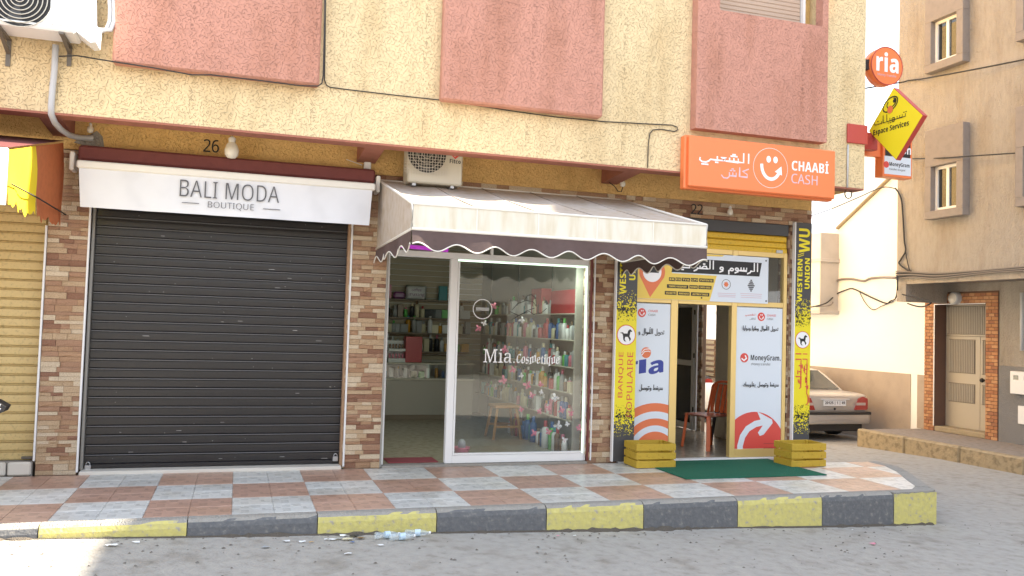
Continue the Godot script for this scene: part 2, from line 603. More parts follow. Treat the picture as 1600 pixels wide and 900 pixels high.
	var dirt = ntex(noise(0.010, 72, FastNoiseLite.TYPE_SIMPLEX_SMOOTH, FastNoiseLite.FRACTAL_FBM, 6), 1024, [[0.0, lin(0.80, 0.73, 0.60)], [0.35, lin(0.90, 0.86, 0.78)], [0.6, lin(0.96, 0.95, 0.92)], [1.0, lin(1, 1, 1)]])
	var aw = mat("awning_canvas", 0.52, 0.46, 0.415, 0.8)
	tri_map(aw, dirt, null, 0.7, 0)
	aw.backlight_enabled = true
	aw.backlight = lin(0.16, 0.14, 0.12)
	var av = mat("awning_panel", 0.72, 0.69, 0.62, 0.55)
	tri_map(av, dirt, null, 0.9, 0)
	av.uv1_scale = Vector3(0.7, 0.16, 0.7)
	var ab = mat("awning_brown", 0.105, 0.068, 0.064, 0.8)
	tri_map(ab, blot, fine, 2.0, 0.1)
	mat("piping_white", 0.75, 0.72, 0.66, 0.7)
	var yc = mat("yellow_cloth", 0.80, 0.62, 0.02, 0.8)
	yc.backlight_enabled = true
	yc.backlight = lin(0.5, 0.42, 0.02)
	var oc = mat("orange_cloth", 0.56, 0.18, 0.065, 0.85)
	tri_map(oc, blot, fine, 2.0, 0.1)
	oc.backlight_enabled = true
	oc.backlight = lin(0.2, 0.06, 0.02)
	mat("maroon_cloth", 0.14, 0.035, 0.035, 0.85)
	mat("sign_orange", 0.84, 0.215, 0.07, 0.4)
	mat("ink_white", 0.85, 0.85, 0.87, 0.45)
	mat("ink_lilac", 0.62, 0.48, 0.55, 0.45)
	mat("ink_black", 0.015, 0.015, 0.018, 0.5)
	mat("ink_grey", 0.09, 0.09, 0.10, 0.5)
	mat("ink_yellow", 0.80, 0.68, 0.02, 0.45)
	mat("ink_gold", 0.78, 0.56, 0.10, 0.45)
	mat("ink_red", 0.66, 0.075, 0.06, 0.45)
	mat("ink_orange", 0.72, 0.18, 0.07, 0.45)
	mat("ink_blue", 0.03, 0.05, 0.30, 0.45)
	mat("poster_white", 0.66, 0.72, 0.80, 0.3)
	mat("sign_red", 0.45, 0.06, 0.05, 0.45)
	tri_map(mat("green_mat", 0.015, 0.19, 0.11, 1.0), speck, fine, 6.0, 0.6)
	tri_map(mat("crate_wood", 0.52, 0.34, 0.03, 0.6), ntex(noise(0.03, 77, FastNoiseLite.TYPE_SIMPLEX_SMOOTH, FastNoiseLite.FRACTAL_FBM, 6), 512, [[0.0, lin(0.5, 0.4, 0.3)], [0.14, lin(0.7, 0.62, 0.55)], [0.22, lin(0.92, 0.92, 0.92)], [1.0, lin(1, 1, 1)]]), fine, 1.2, 0.3)
	var gl := mat("glass", 0.10, 0.13, 0.12, 0.02)
	gl.transparency = BaseMaterial3D.TRANSPARENCY_ALPHA
	gl.albedo_color.a = 0.10
	gl.metallic_specular = 0.65
	var dg := mat("dark_glass", 0.02, 0.025, 0.03, 0.03)
	dg.metallic_specular = 0.7
	var led := mat("led", 0.9, 1.0, 0.92, 0.4)
	led.emission_enabled = true
	led.emission = Color(0.85, 1.0, 0.88)
	led.emission_energy_multiplier = 0.3
	var neon := mat("neon_purple", 0.6, 0.1, 0.6, 0.4)
	neon.emission_enabled = true
	neon.emission = Color(0.8, 0.15, 0.85)
	neon.emission_energy_multiplier = 0.14
	mat("orange_plastic", 0.72, 0.15, 0.05, 0.4)
	mat("wood_stool", 0.42, 0.20, 0.06, 0.5)
	tri_map(mat("shop_floor", 0.42, 0.36, 0.27, 0.25), tdirt, null, 0.9, 0)
	mat("shop_wall", 0.50, 0.47, 0.42, 0.7)
	mat("slat_wall", 0.50, 0.42, 0.30, 0.6)
	mat("counter_front", 0.44, 0.41, 0.37, 0.25)
	mat("shelf_board", 0.26, 0.20, 0.15, 0.5)
	mat("red_mat", 0.22, 0.04, 0.05, 0.9)
	# side street
	var vert = ntex(noise(0.05, 81, FastNoiseLite.TYPE_SIMPLEX_SMOOTH, FastNoiseLite.FRACTAL_FBM, 4), 512)
	var vs = mat("tan_stucco", 0.41, 0.365, 0.315, 0.92)
	tri_map(vs, blot, vert, 1.0, 1.8)
	vs.uv1_scale = Vector3(2.2, 0.6, 2.2)
	stains(vs, stain, 0.3)
	vs.uv2_scale = Vector3(0.5, 0.12, 0.5)
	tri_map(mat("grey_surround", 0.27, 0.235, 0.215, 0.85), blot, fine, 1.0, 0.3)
	tri_map(mat("grey_dado", 0.27, 0.265, 0.27, 0.9), speck, fine, 1.2, 1.2)
	tri_map(mat("white_wall", 0.90, 0.86, 0.80, 0.85), null, fine, 0.4, 0.15)
	tri_map(mat("taupe_dado", 0.44, 0.35, 0.275, 0.85), blot, fine, 0.4, 0.15)
	tri_map(mat("pale_wall", 0.80, 0.74, 0.62, 0.85), blot, null, 0.3, 0)
	tri_map(mat("shaded_bay_wall", 0.55, 0.51, 0.48, 0.85), blot, null, 0.3, 0)  # bay colour with the shade mixed into its grey
	for i in 4:
		var b = [[0.50, 0.24, 0.11], [0.42, 0.18, 0.085], [0.56, 0.30, 0.15], [0.36, 0.16, 0.085]][i]
		tri_map(mat("brick_%s" % ["orange", "brown", "pale", "dark"][i], b[0], b[1], b[2], 0.85), blot, fine, 3.0, 0.3)
	mat("brick_mortar", 0.15, 0.085, 0.06, 0.95)
	mat("gate_paint", 0.42, 0.37, 0.30, 0.5)
	mat("gate_groove", 0.22, 0.19, 0.155, 0.6)
	tri_map(mat("stone_step", 0.36, 0.29, 0.19, 0.9), blot, conc_h, 1.0, 1.0)
	mat("cable", 0.03, 0.028, 0.028, 0.7)
	mat("cable_grey", 0.22, 0.19, 0.17, 0.7)
	mat("lamp_glass", 0.78, 0.74, 0.66, 0.25)
	mat("brown_gate", 0.16, 0.09, 0.045, 0.6)
	var car := mat("car_paint", 0.52, 0.48, 0.445, 0.3, 0.35)
	car.clearcoat_enabled = true
	car.clearcoat = 0.8
	mat("car_trim", 0.035, 0.032, 0.03, 0.5)
	var tl := mat("tail_lamp", 0.38, 0.02, 0.02, 0.15)
	tl.clearcoat_enabled = true
	mat("lamp_clear", 0.55, 0.45, 0.42, 0.15)
	mat("tyre", 0.025, 0.025, 0.025, 0.9)
	mat("roof_tar", 0.25, 0.23, 0.2, 0.95)
	var pet := mat("clear_plastic", 0.75, 0.88, 0.95, 0.08)
	pet.transparency = BaseMaterial3D.TRANSPARENCY_ALPHA
	pet.albedo_color.a = 0.2
	for c in [["white", 0.75, 0.76, 0.77], ["black", 0.03, 0.03, 0.035], ["blue", 0.05, 0.13, 0.35], ["teal", 0.06, 0.28, 0.32], ["pink", 0.62, 0.20, 0.28], ["red", 0.45, 0.05, 0.06], ["amber", 0.60, 0.30, 0.03], ["green", 0.12, 0.50, 0.10], ["grey", 0.35, 0.36, 0.37], ["cream", 0.66, 0.60, 0.42], ["purple", 0.25, 0.08, 0.22], ["brown", 0.18, 0.10, 0.05]]:
		mat("pack_" + c[0], c[1], c[2], c[3], 0.35)
	mat("label_blue", 0.50, 0.63, 0.74, 0.5)
	mat("seam", 0.33, 0.28, 0.24, 0.8)
	tri_map(mat("gutter_dirt", 0.12, 0.10, 0.08, 1.0), speck, fine, 1.5, 0.5)
	tri_map(mat("loose_gravel", 0.40, 0.37, 0.32, 1.0), speck, conc_h, 2.0, 1.0)

func stains(m: StandardMaterial3D, t: Texture2D, scale: float):
	# broad patches of dirt over the finer pattern
	m.detail_enabled = true
	m.detail_blend_mode = BaseMaterial3D.BLEND_MODE_MUL
	m.detail_uv_layer = BaseMaterial3D.DETAIL_UV_2
	m.detail_albedo = t
	m.uv2_triplanar = true
	m.uv2_world_triplanar = true
	m.uv2_triplanar_sharpness = 8.0
	m.uv2_scale = Vector3.ONE * scale

func worm_texture(n: int) -> ImageTexture:
	# scraped plaster: a flat skin cut by short curling grooves
	var a = noise(0.024, 3, FastNoiseLite.TYPE_SIMPLEX_SMOOTH, FastNoiseLite.FRACTAL_NONE, 1).get_seamless_image(n, n, false, false, 0.1, false).get_data()
	var b = noise(0.03, 8, FastNoiseLite.TYPE_SIMPLEX_SMOOTH, FastNoiseLite.FRACTAL_NONE, 1).get_seamless_image(n, n, false, false, 0.1, false).get_data()
	var out := PackedByteArray()
	out.resize(n * n)
	for i in n * n:
		var d = absf(a[i] - 128.0) / 15.0
		var g = clampf(d, 0.0, 1.0)
		if b[i] < 118:
			g = lerpf(1.0, g, clampf((b[i] - 100) / 18.0, 0.0, 1.0))
		out[i] = int(255.0 * (0.35 + 0.5 * g + 0.15 * (b[i] / 255.0)))
	return ImageTexture.create_from_image(Image.create_from_data(n, n, false, Image.FORMAT_L8, out))

func tile_print(relief: Image) -> Image:
	# the colour of the tile: darker on the raised bars, paler in the sunk ones, over a mottled ground
	var n := relief.get_width()
	var im := Image.create(n, n, false, Image.FORMAT_RGB8)
	var mot = noise(0.03, 33)
	for y in n:
		for x in n:
			var h = relief.get_pixel(x, y).r
			var v = 0.90 + 0.10 * mot.get_noise_2d(x, y)
			if h > 0.6:
				v -= 0.22
			elif h < 0.2:
				v += 0.12
			im.set_pixel(x, y, grey(clampf(v, 0.0, 1.0)))
	return im

func relief_tile() -> Image:
	# the relief of one pavement tile: small raised bars set in alternate directions
	var n := 256
	var im := Image.create(n, n, false, Image.FORMAT_L8)
	im.fill(Color(0.35, 0.35, 0.35))
	var r := RandomNumberGenerator.new()
	r.seed = 4
	for j in 6:
		for i in 4:
			if r.randf() < 0.55:
				var horiz = r.randf() < 0.8
				var w = r.randi_range(44, 60) if horiz else 20
				var h = 22 if horiz else 38
				im.fill_rect(Rect2i(i * 64 + r.randi_range(2, 8), j * 42 + r.randi_range(2, 12), w, h), Color(0.9, 0.9, 0.9) if r.randf() < 0.6 else Color(0, 0, 0))
	return im

# ---------------------------------------------------------------- setting
func road_y(x: float, z: float) -> float:
	var y = -0.135 - 0.0295 * clampf(x, -4.0, 6.7)
	return y - 0.035 * clampf(-1.5 - z, 0.0, 4.0)

func unit_tile(sx: float, sz: float) -> Mesh:
	return bx(Vector3(-sx / 2, -0.012, -sz / 2), Vector3(sx / 2, 0, sz / 2), 0.0018)

func setting():
	var g = MB.new()
	g.face([Vector3(-300, -0.75, -300), Vector3(300, -0.75, -300), Vector3(300, -0.75, 300), Vector3(-300, -0.75, 300)], Vector3.UP)
	struct("ground", g.done(), M.soil)
	# road: a sloping sheet with slight unevenness
	var r = MB.new(true)
	var un = noise(0.35, 91)
	var xs = []
	var zs = []
	var xx = -34.0
	while xx <= 34.01:
		xs.append(xx)
		xx += 0.4 if xx > -6 and xx < 12 else 2.0
	var zz = -34.0
	while zz <= 26.01:
		zs.append(zz)
		zz += 0.4 if zz > -6 and zz < 8 else 2.0
	var P = func(x, z): return Vector3(x, road_y(x, z) + un.get_noise_2d(x, z) * 0.012, z)
	for i in xs.size() - 1:
		for j in zs.size() - 1:
			r.face([P.call(xs[i], zs[j]), P.call(xs[i + 1], zs[j]), P.call(xs[i + 1], zs[j + 1]), P.call(xs[i], zs[j + 1])], Vector3.UP)
	struct("road", r.done(), M.asphalt)
	# pavement with its tiles
	var edge := PackedVector2Array([Vector2(-6, 0.0), Vector2(-6, 1.93), Vector2(6.44, 1.93), Vector2(6.60, 1.80), Vector2(6.84, 1.40), Vector2(7.10, 0.98), Vector2(7.24, 0.66), Vector2(7.25, 0.36), Vector2(6.66, 0.33), Vector2(6.66, 0.0)])
	var outer := PackedVector2Array([Vector2(-6, 0.0), Vector2(-6, 2.0), Vector2(6.5, 2.0), Vector2(6.72, 1.86), Vector2(6.97, 1.45), Vector2(7.23, 1.02), Vector2(7.38, 0.68), Vector2(7.38, 0.30), Vector2(6.66, 0.28), Vector2(6.66, 0.0)])
	var flat = Transform3D(Basis(Vector3.RIGHT, Vector3.BACK, Vector3.UP), Vector3.ZERO)
	var s = MB.new()
	s.prism(outer, -0.7, -0.012, flat)
	var walk = struct("sidewalk", s.done(), M.concrete)
	var full = unit_tile(0.3125, 0.3105)
	for j in 6:
		for i in range(-12, 25):
			var x0 = 0.02 + i * 0.315
			var z0 = 0.045 + j * 0.3145
			var bi = int(floor(i / 2.0))
			var bj = int(j / 2.0)
			var brown = posmod(bi + bj, 2) == 1
			var m = M[(["brown_tile", "brown_tile_dark", "brown_tile_light"] if brown else ["white_tile", "white_tile_grey", "white_tile_pale"])[rng.randi_range(0, 2)]]
			var sq := PackedVector2Array([Vector2(x0 + 0.001, z0 + 0.001), Vector2(x0 + 0.314, z0 + 0.001), Vector2(x0 + 0.314, z0 + 0.3125), Vector2(x0 + 0.001, z0 + 0.3125)])
			var cut = Geometry2D.intersect_polygons(sq, edge)
			if cut.size() == 0:
				continue
			var lift = rng.randf_range(-0.0012, 0.0012)
			if i < 19:
				piece(walk, "tile", full, m, Transform3D(Basis(), Vector3(x0 + 0.1575, lift, z0 + 0.157)))
			else:
				var t = MB.new()
				t.prism(cut[0], -0.012, lift, flat)
				part(walk, "tile", t.done(), m)
	# kerb stones along the road
	var kb = MB.new()
	kb.box(Vector3(-6, -0.7, 1.94), Vector3(6.5, -0.06, 2.03))
	var kerb = struct("kerb", kb.done(), M.concrete)
	var cuts = [-6.0, -5.0, -4.05, -3.1, -2.2, -1.27, -0.29, 0.65, 1.59, 2.53, 3.43, 4.37, 5.28, 6.10, 6.62]
	for k in cuts.size() - 1:
		var yellow = k % 2 == 1
		var x0 = cuts[k] + 0.004
		var x1 = cuts[k + 1] - 0.004
		var prof := PackedVector2Array([Vector2(1.934, -0.68), Vector2(2.062, -0.68), Vector2(2.056, -0.06), Vector2(2.046, -0.022), Vector2(2.022, -0.003), Vector2(1.99, 0.001), Vector2(1.934, 0.0)])
		var lx = Basis(Vector3.BACK, Vector3.UP, Vector3.LEFT)
		var q = MB.new()
		if k == cuts.size() - 2:
			var pp := PackedVector2Array([Vector2(6.105, 1.934), Vector2(6.44, 1.934), Vector2(6.59, 1.815), Vector2(6.70, 1.90), Vector2(6.66, 2.0), Vector2(6.57, 2.055), Vector2(6.105, 2.06)])
			q.prism(pp, -0.68, 0.0, flat)
		else:
			q.prism(prof, -x1, -x0, Transform3D(lx, Vector3.ZERO))
		var stone = part(kerb, "kerb_stone", q.done(), M.concrete)
		var f = MB.new()
		var prev = null
		var nx = 12
		for a in nx + 1:
			var x = lerpf(x0, x1, a / float(nx))
			var top = rng.randf_range(-0.026, -0.006)
			var row = [Vector3(x, -0.62, 2.0645), Vector3(x, -0.06, 2.0585), Vector3(x, -0.024 + 0.0, 2.049), Vector3(x, top + 0.002, 2.030)]
			if k == cuts.size() - 2 and a > 9:
				for w in row.size():
					row[w].z = 2.063
				row[3].y = -0.01
			if k == cuts.size() - 2:
				for w in row.size():
					row[w].z = maxf(row[w].z, 2.0635)
			if prev != null:
				for b in 3:
					f.face([prev[b], row[b], row[b + 1], prev[b + 1]], Vector3(0, 0.3, 1))
			prev = row
		part(stone, "painted_face", f.done(), M.kerb_yellow if yellow else M.kerb_black)
	# bare concrete kerb round the corner
	var co = [Vector2(6.44, 1.93), Vector2(6.60, 1.80), Vector2(6.84, 1.40), Vector2(7.10, 0.98), Vector2(7.24, 0.66), Vector2(7.25, 0.36)]
	var cx = [Vector2(6.5, 2.0), Vector2(6.72, 1.88), Vector2(6.97, 1.45), Vector2(7.23, 1.02), Vector2(7.39, 0.68), Vector2(7.39, 0.30)]
	for k in range(1, 5):
		var q = MB.new()
		q.prism(PackedVector2Array([co[k], co[k + 1], cx[k + 1], cx[k]]), -0.7, 0.0 + 0.002 * (k % 2), flat)
		part(kerb, "kerb_stone", q.done(), M.concrete)
	# pavement across the side street
	var fs = MB.new()
	fs.box(Vector3(10.42, -0.8, -3.35), Vector3(11.62, -0.10, 7.0))
	var far = struct("far_sidewalk", fs.done(), M.grey_pavers)
	var zz0 = -3.45
	while zz0 < 7.0:
		part(far, "kerb_stone", bx(Vector3(10.28, -0.8, zz0 + 0.004), Vector3(10.417, -0.092 + rng.randf_range(-0.008, 0.008), zz0 + 1.096), 0.025), M.ochre_kerb)
		zz0 += 1.1

# ---------------------------------------------------------------- the corner building
var stone_meshes := []
func rough_stone(k: int) -> Mesh:
	# a unit block, x and y from -0.5 to 0.5, z from 0 to 1, with an uneven front
	var r := RandomNumberGenerator.new()
	r.seed = 100 + k
	var m = MB.new()
	var n = 3 if k < 4 else 1
	var g = []
	for j in n + 1:
		var row = []
		for i in n + 1:
			var x = i / float(n) - 0.5
			var y = j / float(n) - 0.5
			var rim = i == 0 or j == 0 or i == n or j == n
			var z = 1.0 - (r.randf_range(0.15, 0.35) if rim else r.randf_range(-0.25, 0.3)) if k < 4 else 0.95
			row.append(Vector3(x * 0.985, y * 0.94, z))
		g.append(row)
	for j in n:
		for i in n:
			m.face([g[j][i], g[j][i + 1], g[j + 1][i + 1]], Vector3.BACK)
			m.face([g[j][i], g[j + 1][i + 1], g[j + 1][i]], Vector3.BACK)
	for i in n:
		for e in [[g[0][i], g[0][i + 1], Vector3.DOWN], [g[n][i], g[n][i + 1], Vector3.UP], [g[i][0], g[i + 1][0], Vector3.LEFT], [g[i][n], g[i + 1][n], Vector3.RIGHT]]:
			var a = e[0]
			var b = e[1]
			m.face([a, b, Vector3(b.x, b.y, 0), Vector3(a.x, a.y, 0)], e[2])
	return m.done()

func stones(parent: Node3D, origin: Vector3, basis: Basis, w: float, h: float, maxw := 0.2):
	# courses of ledge stones over a w x h face; basis.x along the course, basis.z out of the wall
	if stone_meshes.is_empty():
		for k in 6:
			stone_meshes.append(rough_stone(k))
	var y = 0.0
	var kinds = ["ledge_stone_tan", "ledge_stone_brown", "ledge_stone_dark", "ledge_stone_pale", "ledge_stone_rust"]
	while y < h - 0.012:
		var ch = minf([0.032, 0.04, 0.048, 0.06][rng.randi_range(0, 3)], h - y)
		if h - y - ch < 0.02:
			ch = h - y
		var x = 0.0
		while x < w - 0.01:
			var cw = minf(rng.randf_range(0.075, maxw), w - x)
			if w - x - cw < 0.05:
				cw = w - x
			var flat = rng.randf() < 0.42
			var sm = stone_meshes[rng.randi_range(4, 5)] if flat else stone_meshes[rng.randi_range(0, 3)]
			var kind = kinds[3 if rng.randf() < 0.5 else 0] if flat else kinds[[0, 1, 1, 2, 4, 4, 2, 1][rng.randi_range(0, 7)]]
			var d = rng.randf_range(0.02, 0.03) if flat else rng.randf_range(0.008, 0.03)
			piece(parent, "stone", sm, M[kind], Transform3D(Basis(basis.x * cw, basis.y * ch, basis.z * d), origin + basis.x * (x + cw / 2) + basis.y * (y + ch / 2)))
			x += cw
		y += ch

var house: Node3D
func main_building():
	house = thing("shop_building", "yellow stucco corner building with raised red panels above three shop fronts", "building", Vector3(0, 0, 0))
	var w = MB.new()
	w.box(Vector3(-6, 3.192, 0.6), Vector3(4.78, 8.2, 0.8))
	w.box(Vector3(6.13, 3.192, 0.6), Vector3(6.78, 8.2, 0.8))
	w.box(Vector3(4.78, 3.192, 0.6), Vector3(6.13, 4.95, 0.8))
	w.box(Vector3(4.78, 6.4, 0.6), Vector3(6.13, 8.2, 0.8))
	part(house, "upper_wall", w.done(), M.yellow_stucco)
	part(house, "edge_band", bx(Vector3(-6, 3.172, 0.62), Vector3(6.775, 3.191, 0.802)), M.red_trim)
	var e = MB.new()
	e.box(Vector3(6.56, 3.192, -9), Vector3(6.78, 8.2, 0.598))
	e.box(Vector3(-6, 3.36, -9), Vector3(6.558, 3.5, 0.597))
	e.box(Vector3(-6, 8.2, -9), Vector3(6.78, 8.4, 0.8))
	e.box(Vector3(-6.2, 0, -9), Vector3(-6.002, 8.2, 0.6))
	e.box(Vector3(-6, 0, -9.2), Vector3(6.6, 8.2, -9.002))
	part(house, "upper_shell", e.done(), M.ochre_stucco)
	part(house, "wall_band", bx(Vector3(-6, 3.03, -0.25), Vector3(6.68, 3.358, 0)), M.ochre_stucco)
	# beams under the overhang
	for x in [[-1.71, -1.53], [1.10, 1.29], [3.85, 4.04]]:
		var b = MB.new()
		b.prism(PackedVector2Array([Vector2(0.001, 3.14), Vector2(0.615, 3.176), Vector2(0.615, 3.358), Vector2(0.001, 3.358)]), -x[1], -x[0], Transform3D(Basis(Vector3.BACK, Vector3.UP, Vector3.LEFT), Vector3.ZERO))
		part(house, "beam", b.done(), M.red_trim)
	# raised red panels
	var corners = [[px(175, 89.5, 2, 0.92).x, px(499, 131, 2, 0.92).x], [px(690, 150, 2, 0.92).x, px(942, 180, 2, 0.92).x], [px(1087, 196, 2, 0.92).x, px(1292, 216, 2, 0.92).x]]
	var yb = 3.645
	for k in 3:
		var p = MB.new()
		var x0 = corners[k][0]
		var x1 = corners[k][1]
		if k < 2:
			p.box(Vector3(x0, yb, 0.801), Vector3(x1, 8.0, 0.92), 0.018)
		else:
			p.prism(PackedVector2Array([Vector2(x0, yb), Vector2(x1, yb), Vector2(x1, 8.0), Vector2(6.09, 8.0), Vector2(6.09, 4.95), Vector2(4.78, 4.95), Vector2(4.78, 8.0), Vector2(x0, 8.0)]), 0.801, 0.92)
		part(house, "red_panel", p.done(), M.red_stucco)
	# window with a closed roller blind in the third panel
	var win = Node3D.new()
	win.name = "window"
	house.add_child(win)
	var fr = MB.new()
	fr.box(Vector3(4.782, 4.952, 0.64), Vector3(6.128, 4.985, 0.72))
	fr.box(Vector3(5.98, 4.985, 0.64), Vector3(6.01, 6.4, 0.72))
	part(win, "frame", fr.done(), M.white_alu)
	part(win, "side_panel", bx(Vector3(6.011, 4.986, 0.60), Vector3(6.127, 6.398, 0.64)), M.ochre_stucco)
	var slat = bx(Vector3(-0.594, 0, -0.008), Vector3(0.594, 0.046, 0.008), 0.006)
	mat("blind_slat", 0.46, 0.34, 0.26, 0.5)
	for i in 14:
		piece(win, "blind_slat", slat, M.blind_slat, Transform3D(Basis(), Vector3(5.382, 4.987 + i * 0.0475, 0.665)))
	# ground floor: pillars, header, shop walls
	var pil = [[-1.71, -1.37], [1.09, 1.45], [3.77, 4.12], [6.38, 6.68]]
	for k in 4:
		var x0 = pil[k][0]
		var x1 = pil[k][1]
		var c = part(house, "stone_pillar", bx(Vector3(x0, -0.02, -0.25), Vector3(x1, 3.028 if k == 0 else 2.828, -0.012)), M.mortar)
		stones(c, Vector3(x0, 0, -0.014), Basis(), x1 - x0, 3.02 if k == 0 else 2.83)
		if k > 0:
			stones(c, Vector3(x0 + 0.002, 0, -0.2), Basis(Vector3.BACK, Vector3.UP, Vector3.LEFT), 0.185, 2.8, 0.16)
	var hd = part(house, "stone_header", bx(Vector3(1.09, 2.83, -0.25), Vector3(6.68, 3.028, -0.012)), M.mortar)
	stones(hd, Vector3(1.09, 2.83, -0.014), Basis(), 5.59, 0.198, 0.24)
	part(house, "lintel", bx(Vector3(-6, 2.70, -0.25), Vector3(-1.711, 3.028, -0.012)), M.ochre_stucco)
	part(house, "lintel", bx(Vector3(-1.369, 2.70, -0.25), Vector3(1.089, 3.028, -0.012)), M.ochre_stucco)
	part(house, "lintel", bx(Vector3(1.451, 2.62, -0.25), Vector3(3.769, 2.828, -0.012)), M.ochre_stucco)
	# thin edge trims on the pillars
	for t in [[-1.722, 0.13, 2.3, "white_trim"], [-1.362, 0.02, 2.5, "white_trim"], [1.083, 0.02, 2.5, "white_trim"], [1.458, 0.0, 2.6, "rail"], [3.765, 0.03, 2.4, "lintel_red"], [3.80, 0.03, 2.6, "white_trim"]]:
		part(house, "edge_trim", bx(Vector3(t[0] - 0.009, t[1], -0.02), Vector3(t[0] + 0.009, t[2], 0.014), 0.003), M[t[3]])
	part(house, "edge_trim", bx(Vector3(1.05, 0.02, -0.19), Vector3(1.074, 2.5, -0.02), 0.003), M.ledge_stone_rust)
	# rooms behind the fronts
	var rm = MB.new()
	rm.box(Vector3(1.18, 0, -9), Vector3(1.30, 3.355, -0.26))
	rm.box(Vector3(3.93, 0, -9), Vector3(4.03, 3.355, -0.26))
	rm.box(Vector3(1.301, 0, -5.2), Vector3(3.929, 3.355, -5.08))
	rm.box(Vector3(1.301, 2.86, -5.079), Vector3(3.929, 2.95, -0.26))
	part(house, "inner_walls", rm.done(), M.shop_wall)
	var ra = MB.new()
	ra.box(Vector3(4.031, 0, -4.2), Vector3(6.519, 3.355, -4.08))
	ra.box(Vector3(4.031, 2.86, -4.079), Vector3(6.519, 2.95, -0.26))
	part(house, "inner_walls", ra.done(), M.pale_wall)
	var sw = MB.new()
	sw.box(Vector3(6.52, 0, -9), Vector3(6.66, 3.355, -3.15))
	sw.box(Vector3(6.52, 0, -1.89), Vector3(6.66, 3.355, -0.26))
	sw.box(Vector3(6.52, 2.15, -3.149), Vector3(6.66, 3.355, -1.891))
	part(house, "side_wall", sw.done(), M.pale_wall)
	var fl = MB.new()
	fl.box(Vector3(1.301, -0.1, -5.2), Vector3(3.929, 0.02, -0.1))
	fl.box(Vector3(4.031, -0.1, -4.2), Vector3(6.65, 0.02, -0.06))
	part(house, "shop_floor", fl.done(), M.shop_floor)
	part(house, "threshold", bx(Vector3(-1.34, -0.1, -0.16), Vector3(1.06, 0.03, 0.044), 0.006), M.marble_step)
	part(house, "threshold", bx(Vector3(1.47, -0.1, -0.099), Vector3(3.75, 0.022, 0.044), 0.004), M.concrete)
	part(house, "threshold", bx(Vector3(4.125, -0.1, -0.059), Vector3(6.375, 0.024, 0.044), 0.004), M.white_trim)
	part(house, "threshold", bx(Vector3(-6, -0.1, -0.2), Vector3(-1.735, 0.12, -0.012), 0.004), M.concrete)
	for b in [[-1.93, -1.74], [-2.26, -1.945], [-2.6, -2.27]]:
		part(house, "step_block", bx(Vector3(b[0], 0.001, -0.012), Vector3(b[1], 0.125, 0.03), 0.014), M.marble_step)

func slat_mesh(len_: float, pitch: float) -> Mesh:
	# one slat of a roller shutter along x, its lower edge at y = 0
	var p := PackedVector2Array([Vector2(0, 0.0), Vector2(0.012, 0.001), Vector2(0.017, 0.008), Vector2(0.0175, pitch * 0.55), Vector2(0.016, pitch * 0.78), Vector2(0.005, pitch * 0.82), Vector2(0.005, pitch * 0.86), Vector2(0.019, pitch * 0.875), Vector2(0.021, pitch * 0.90), Vector2(0.014, pitch * 0.965), Vector2(0.004, pitch * 0.985), Vector2(0, pitch * 0.99)])
	var m = MB.new()
	m.prism(p, -len_ / 2, len_ / 2, Transform3D(Basis(Vector3.BACK, Vector3.UP, Vector3.LEFT), Vector3.ZERO))
	return m.done()

func padlock(at: Vector3, label):
	var t = thing("padlock", label, "padlock", at, "padlocks at the foot of the black shutter")
	part(t, "lock_body", bx(at + Vector3(-0.028, -0.03, -0.012), at + Vector3(0.028, 0.02, 0.012), 0.006), M.steel)
	var a = []
	for i in 9:
		a.append(at + Vector3(0.018 * cos(PI * i / 8.0), 0.02 + 0.026 * sin(PI * i / 8.0), 0))
	part(t, "shackle", tb(a, 0.005, 6), M.steel)

func bulb(at: Vector3, r: float, label, hang := 0.0):
	var t = thing("light_bulb", label, "lamp", at)
	var m = MB.new(true)
	m.lathe([Vector2(0.0, -r * 1.2), Vector2(r * 0.55, -r * 1.1), Vector2(r * 0.9, -r * 0.7), Vector2(r, 0), Vector2(r * 0.8, r * 0.7), Vector2(r * 0.4, r * 1.2), Vector2(r * 0.35, r * 1.5), Vector2(0, r * 1.5)], 16, Transform3D(Basis(), at))
	part(t, "glass_bulb", m.done(), M.lamp_glass)
	var s = MB.new(true)
	s.lathe([Vector2(r * 0.45, r * 1.1), Vector2(r * 0.5, r * 1.7), Vector2(r * 0.2, r * 2.0), Vector2(0, r * 2.0)], 12, Transform3D(Basis(), at))
	part(t, "socket", s.done(), M.white_plastic)
	if hang > 0:
		part(t, "cord", tb([at + Vector3(0, r * 2, 0), at + Vector3(0.01, r * 2 + hang * 0.5, 0), at + Vector3(0, r * 2 + hang, 0)], 0.003, 6), M.cable)

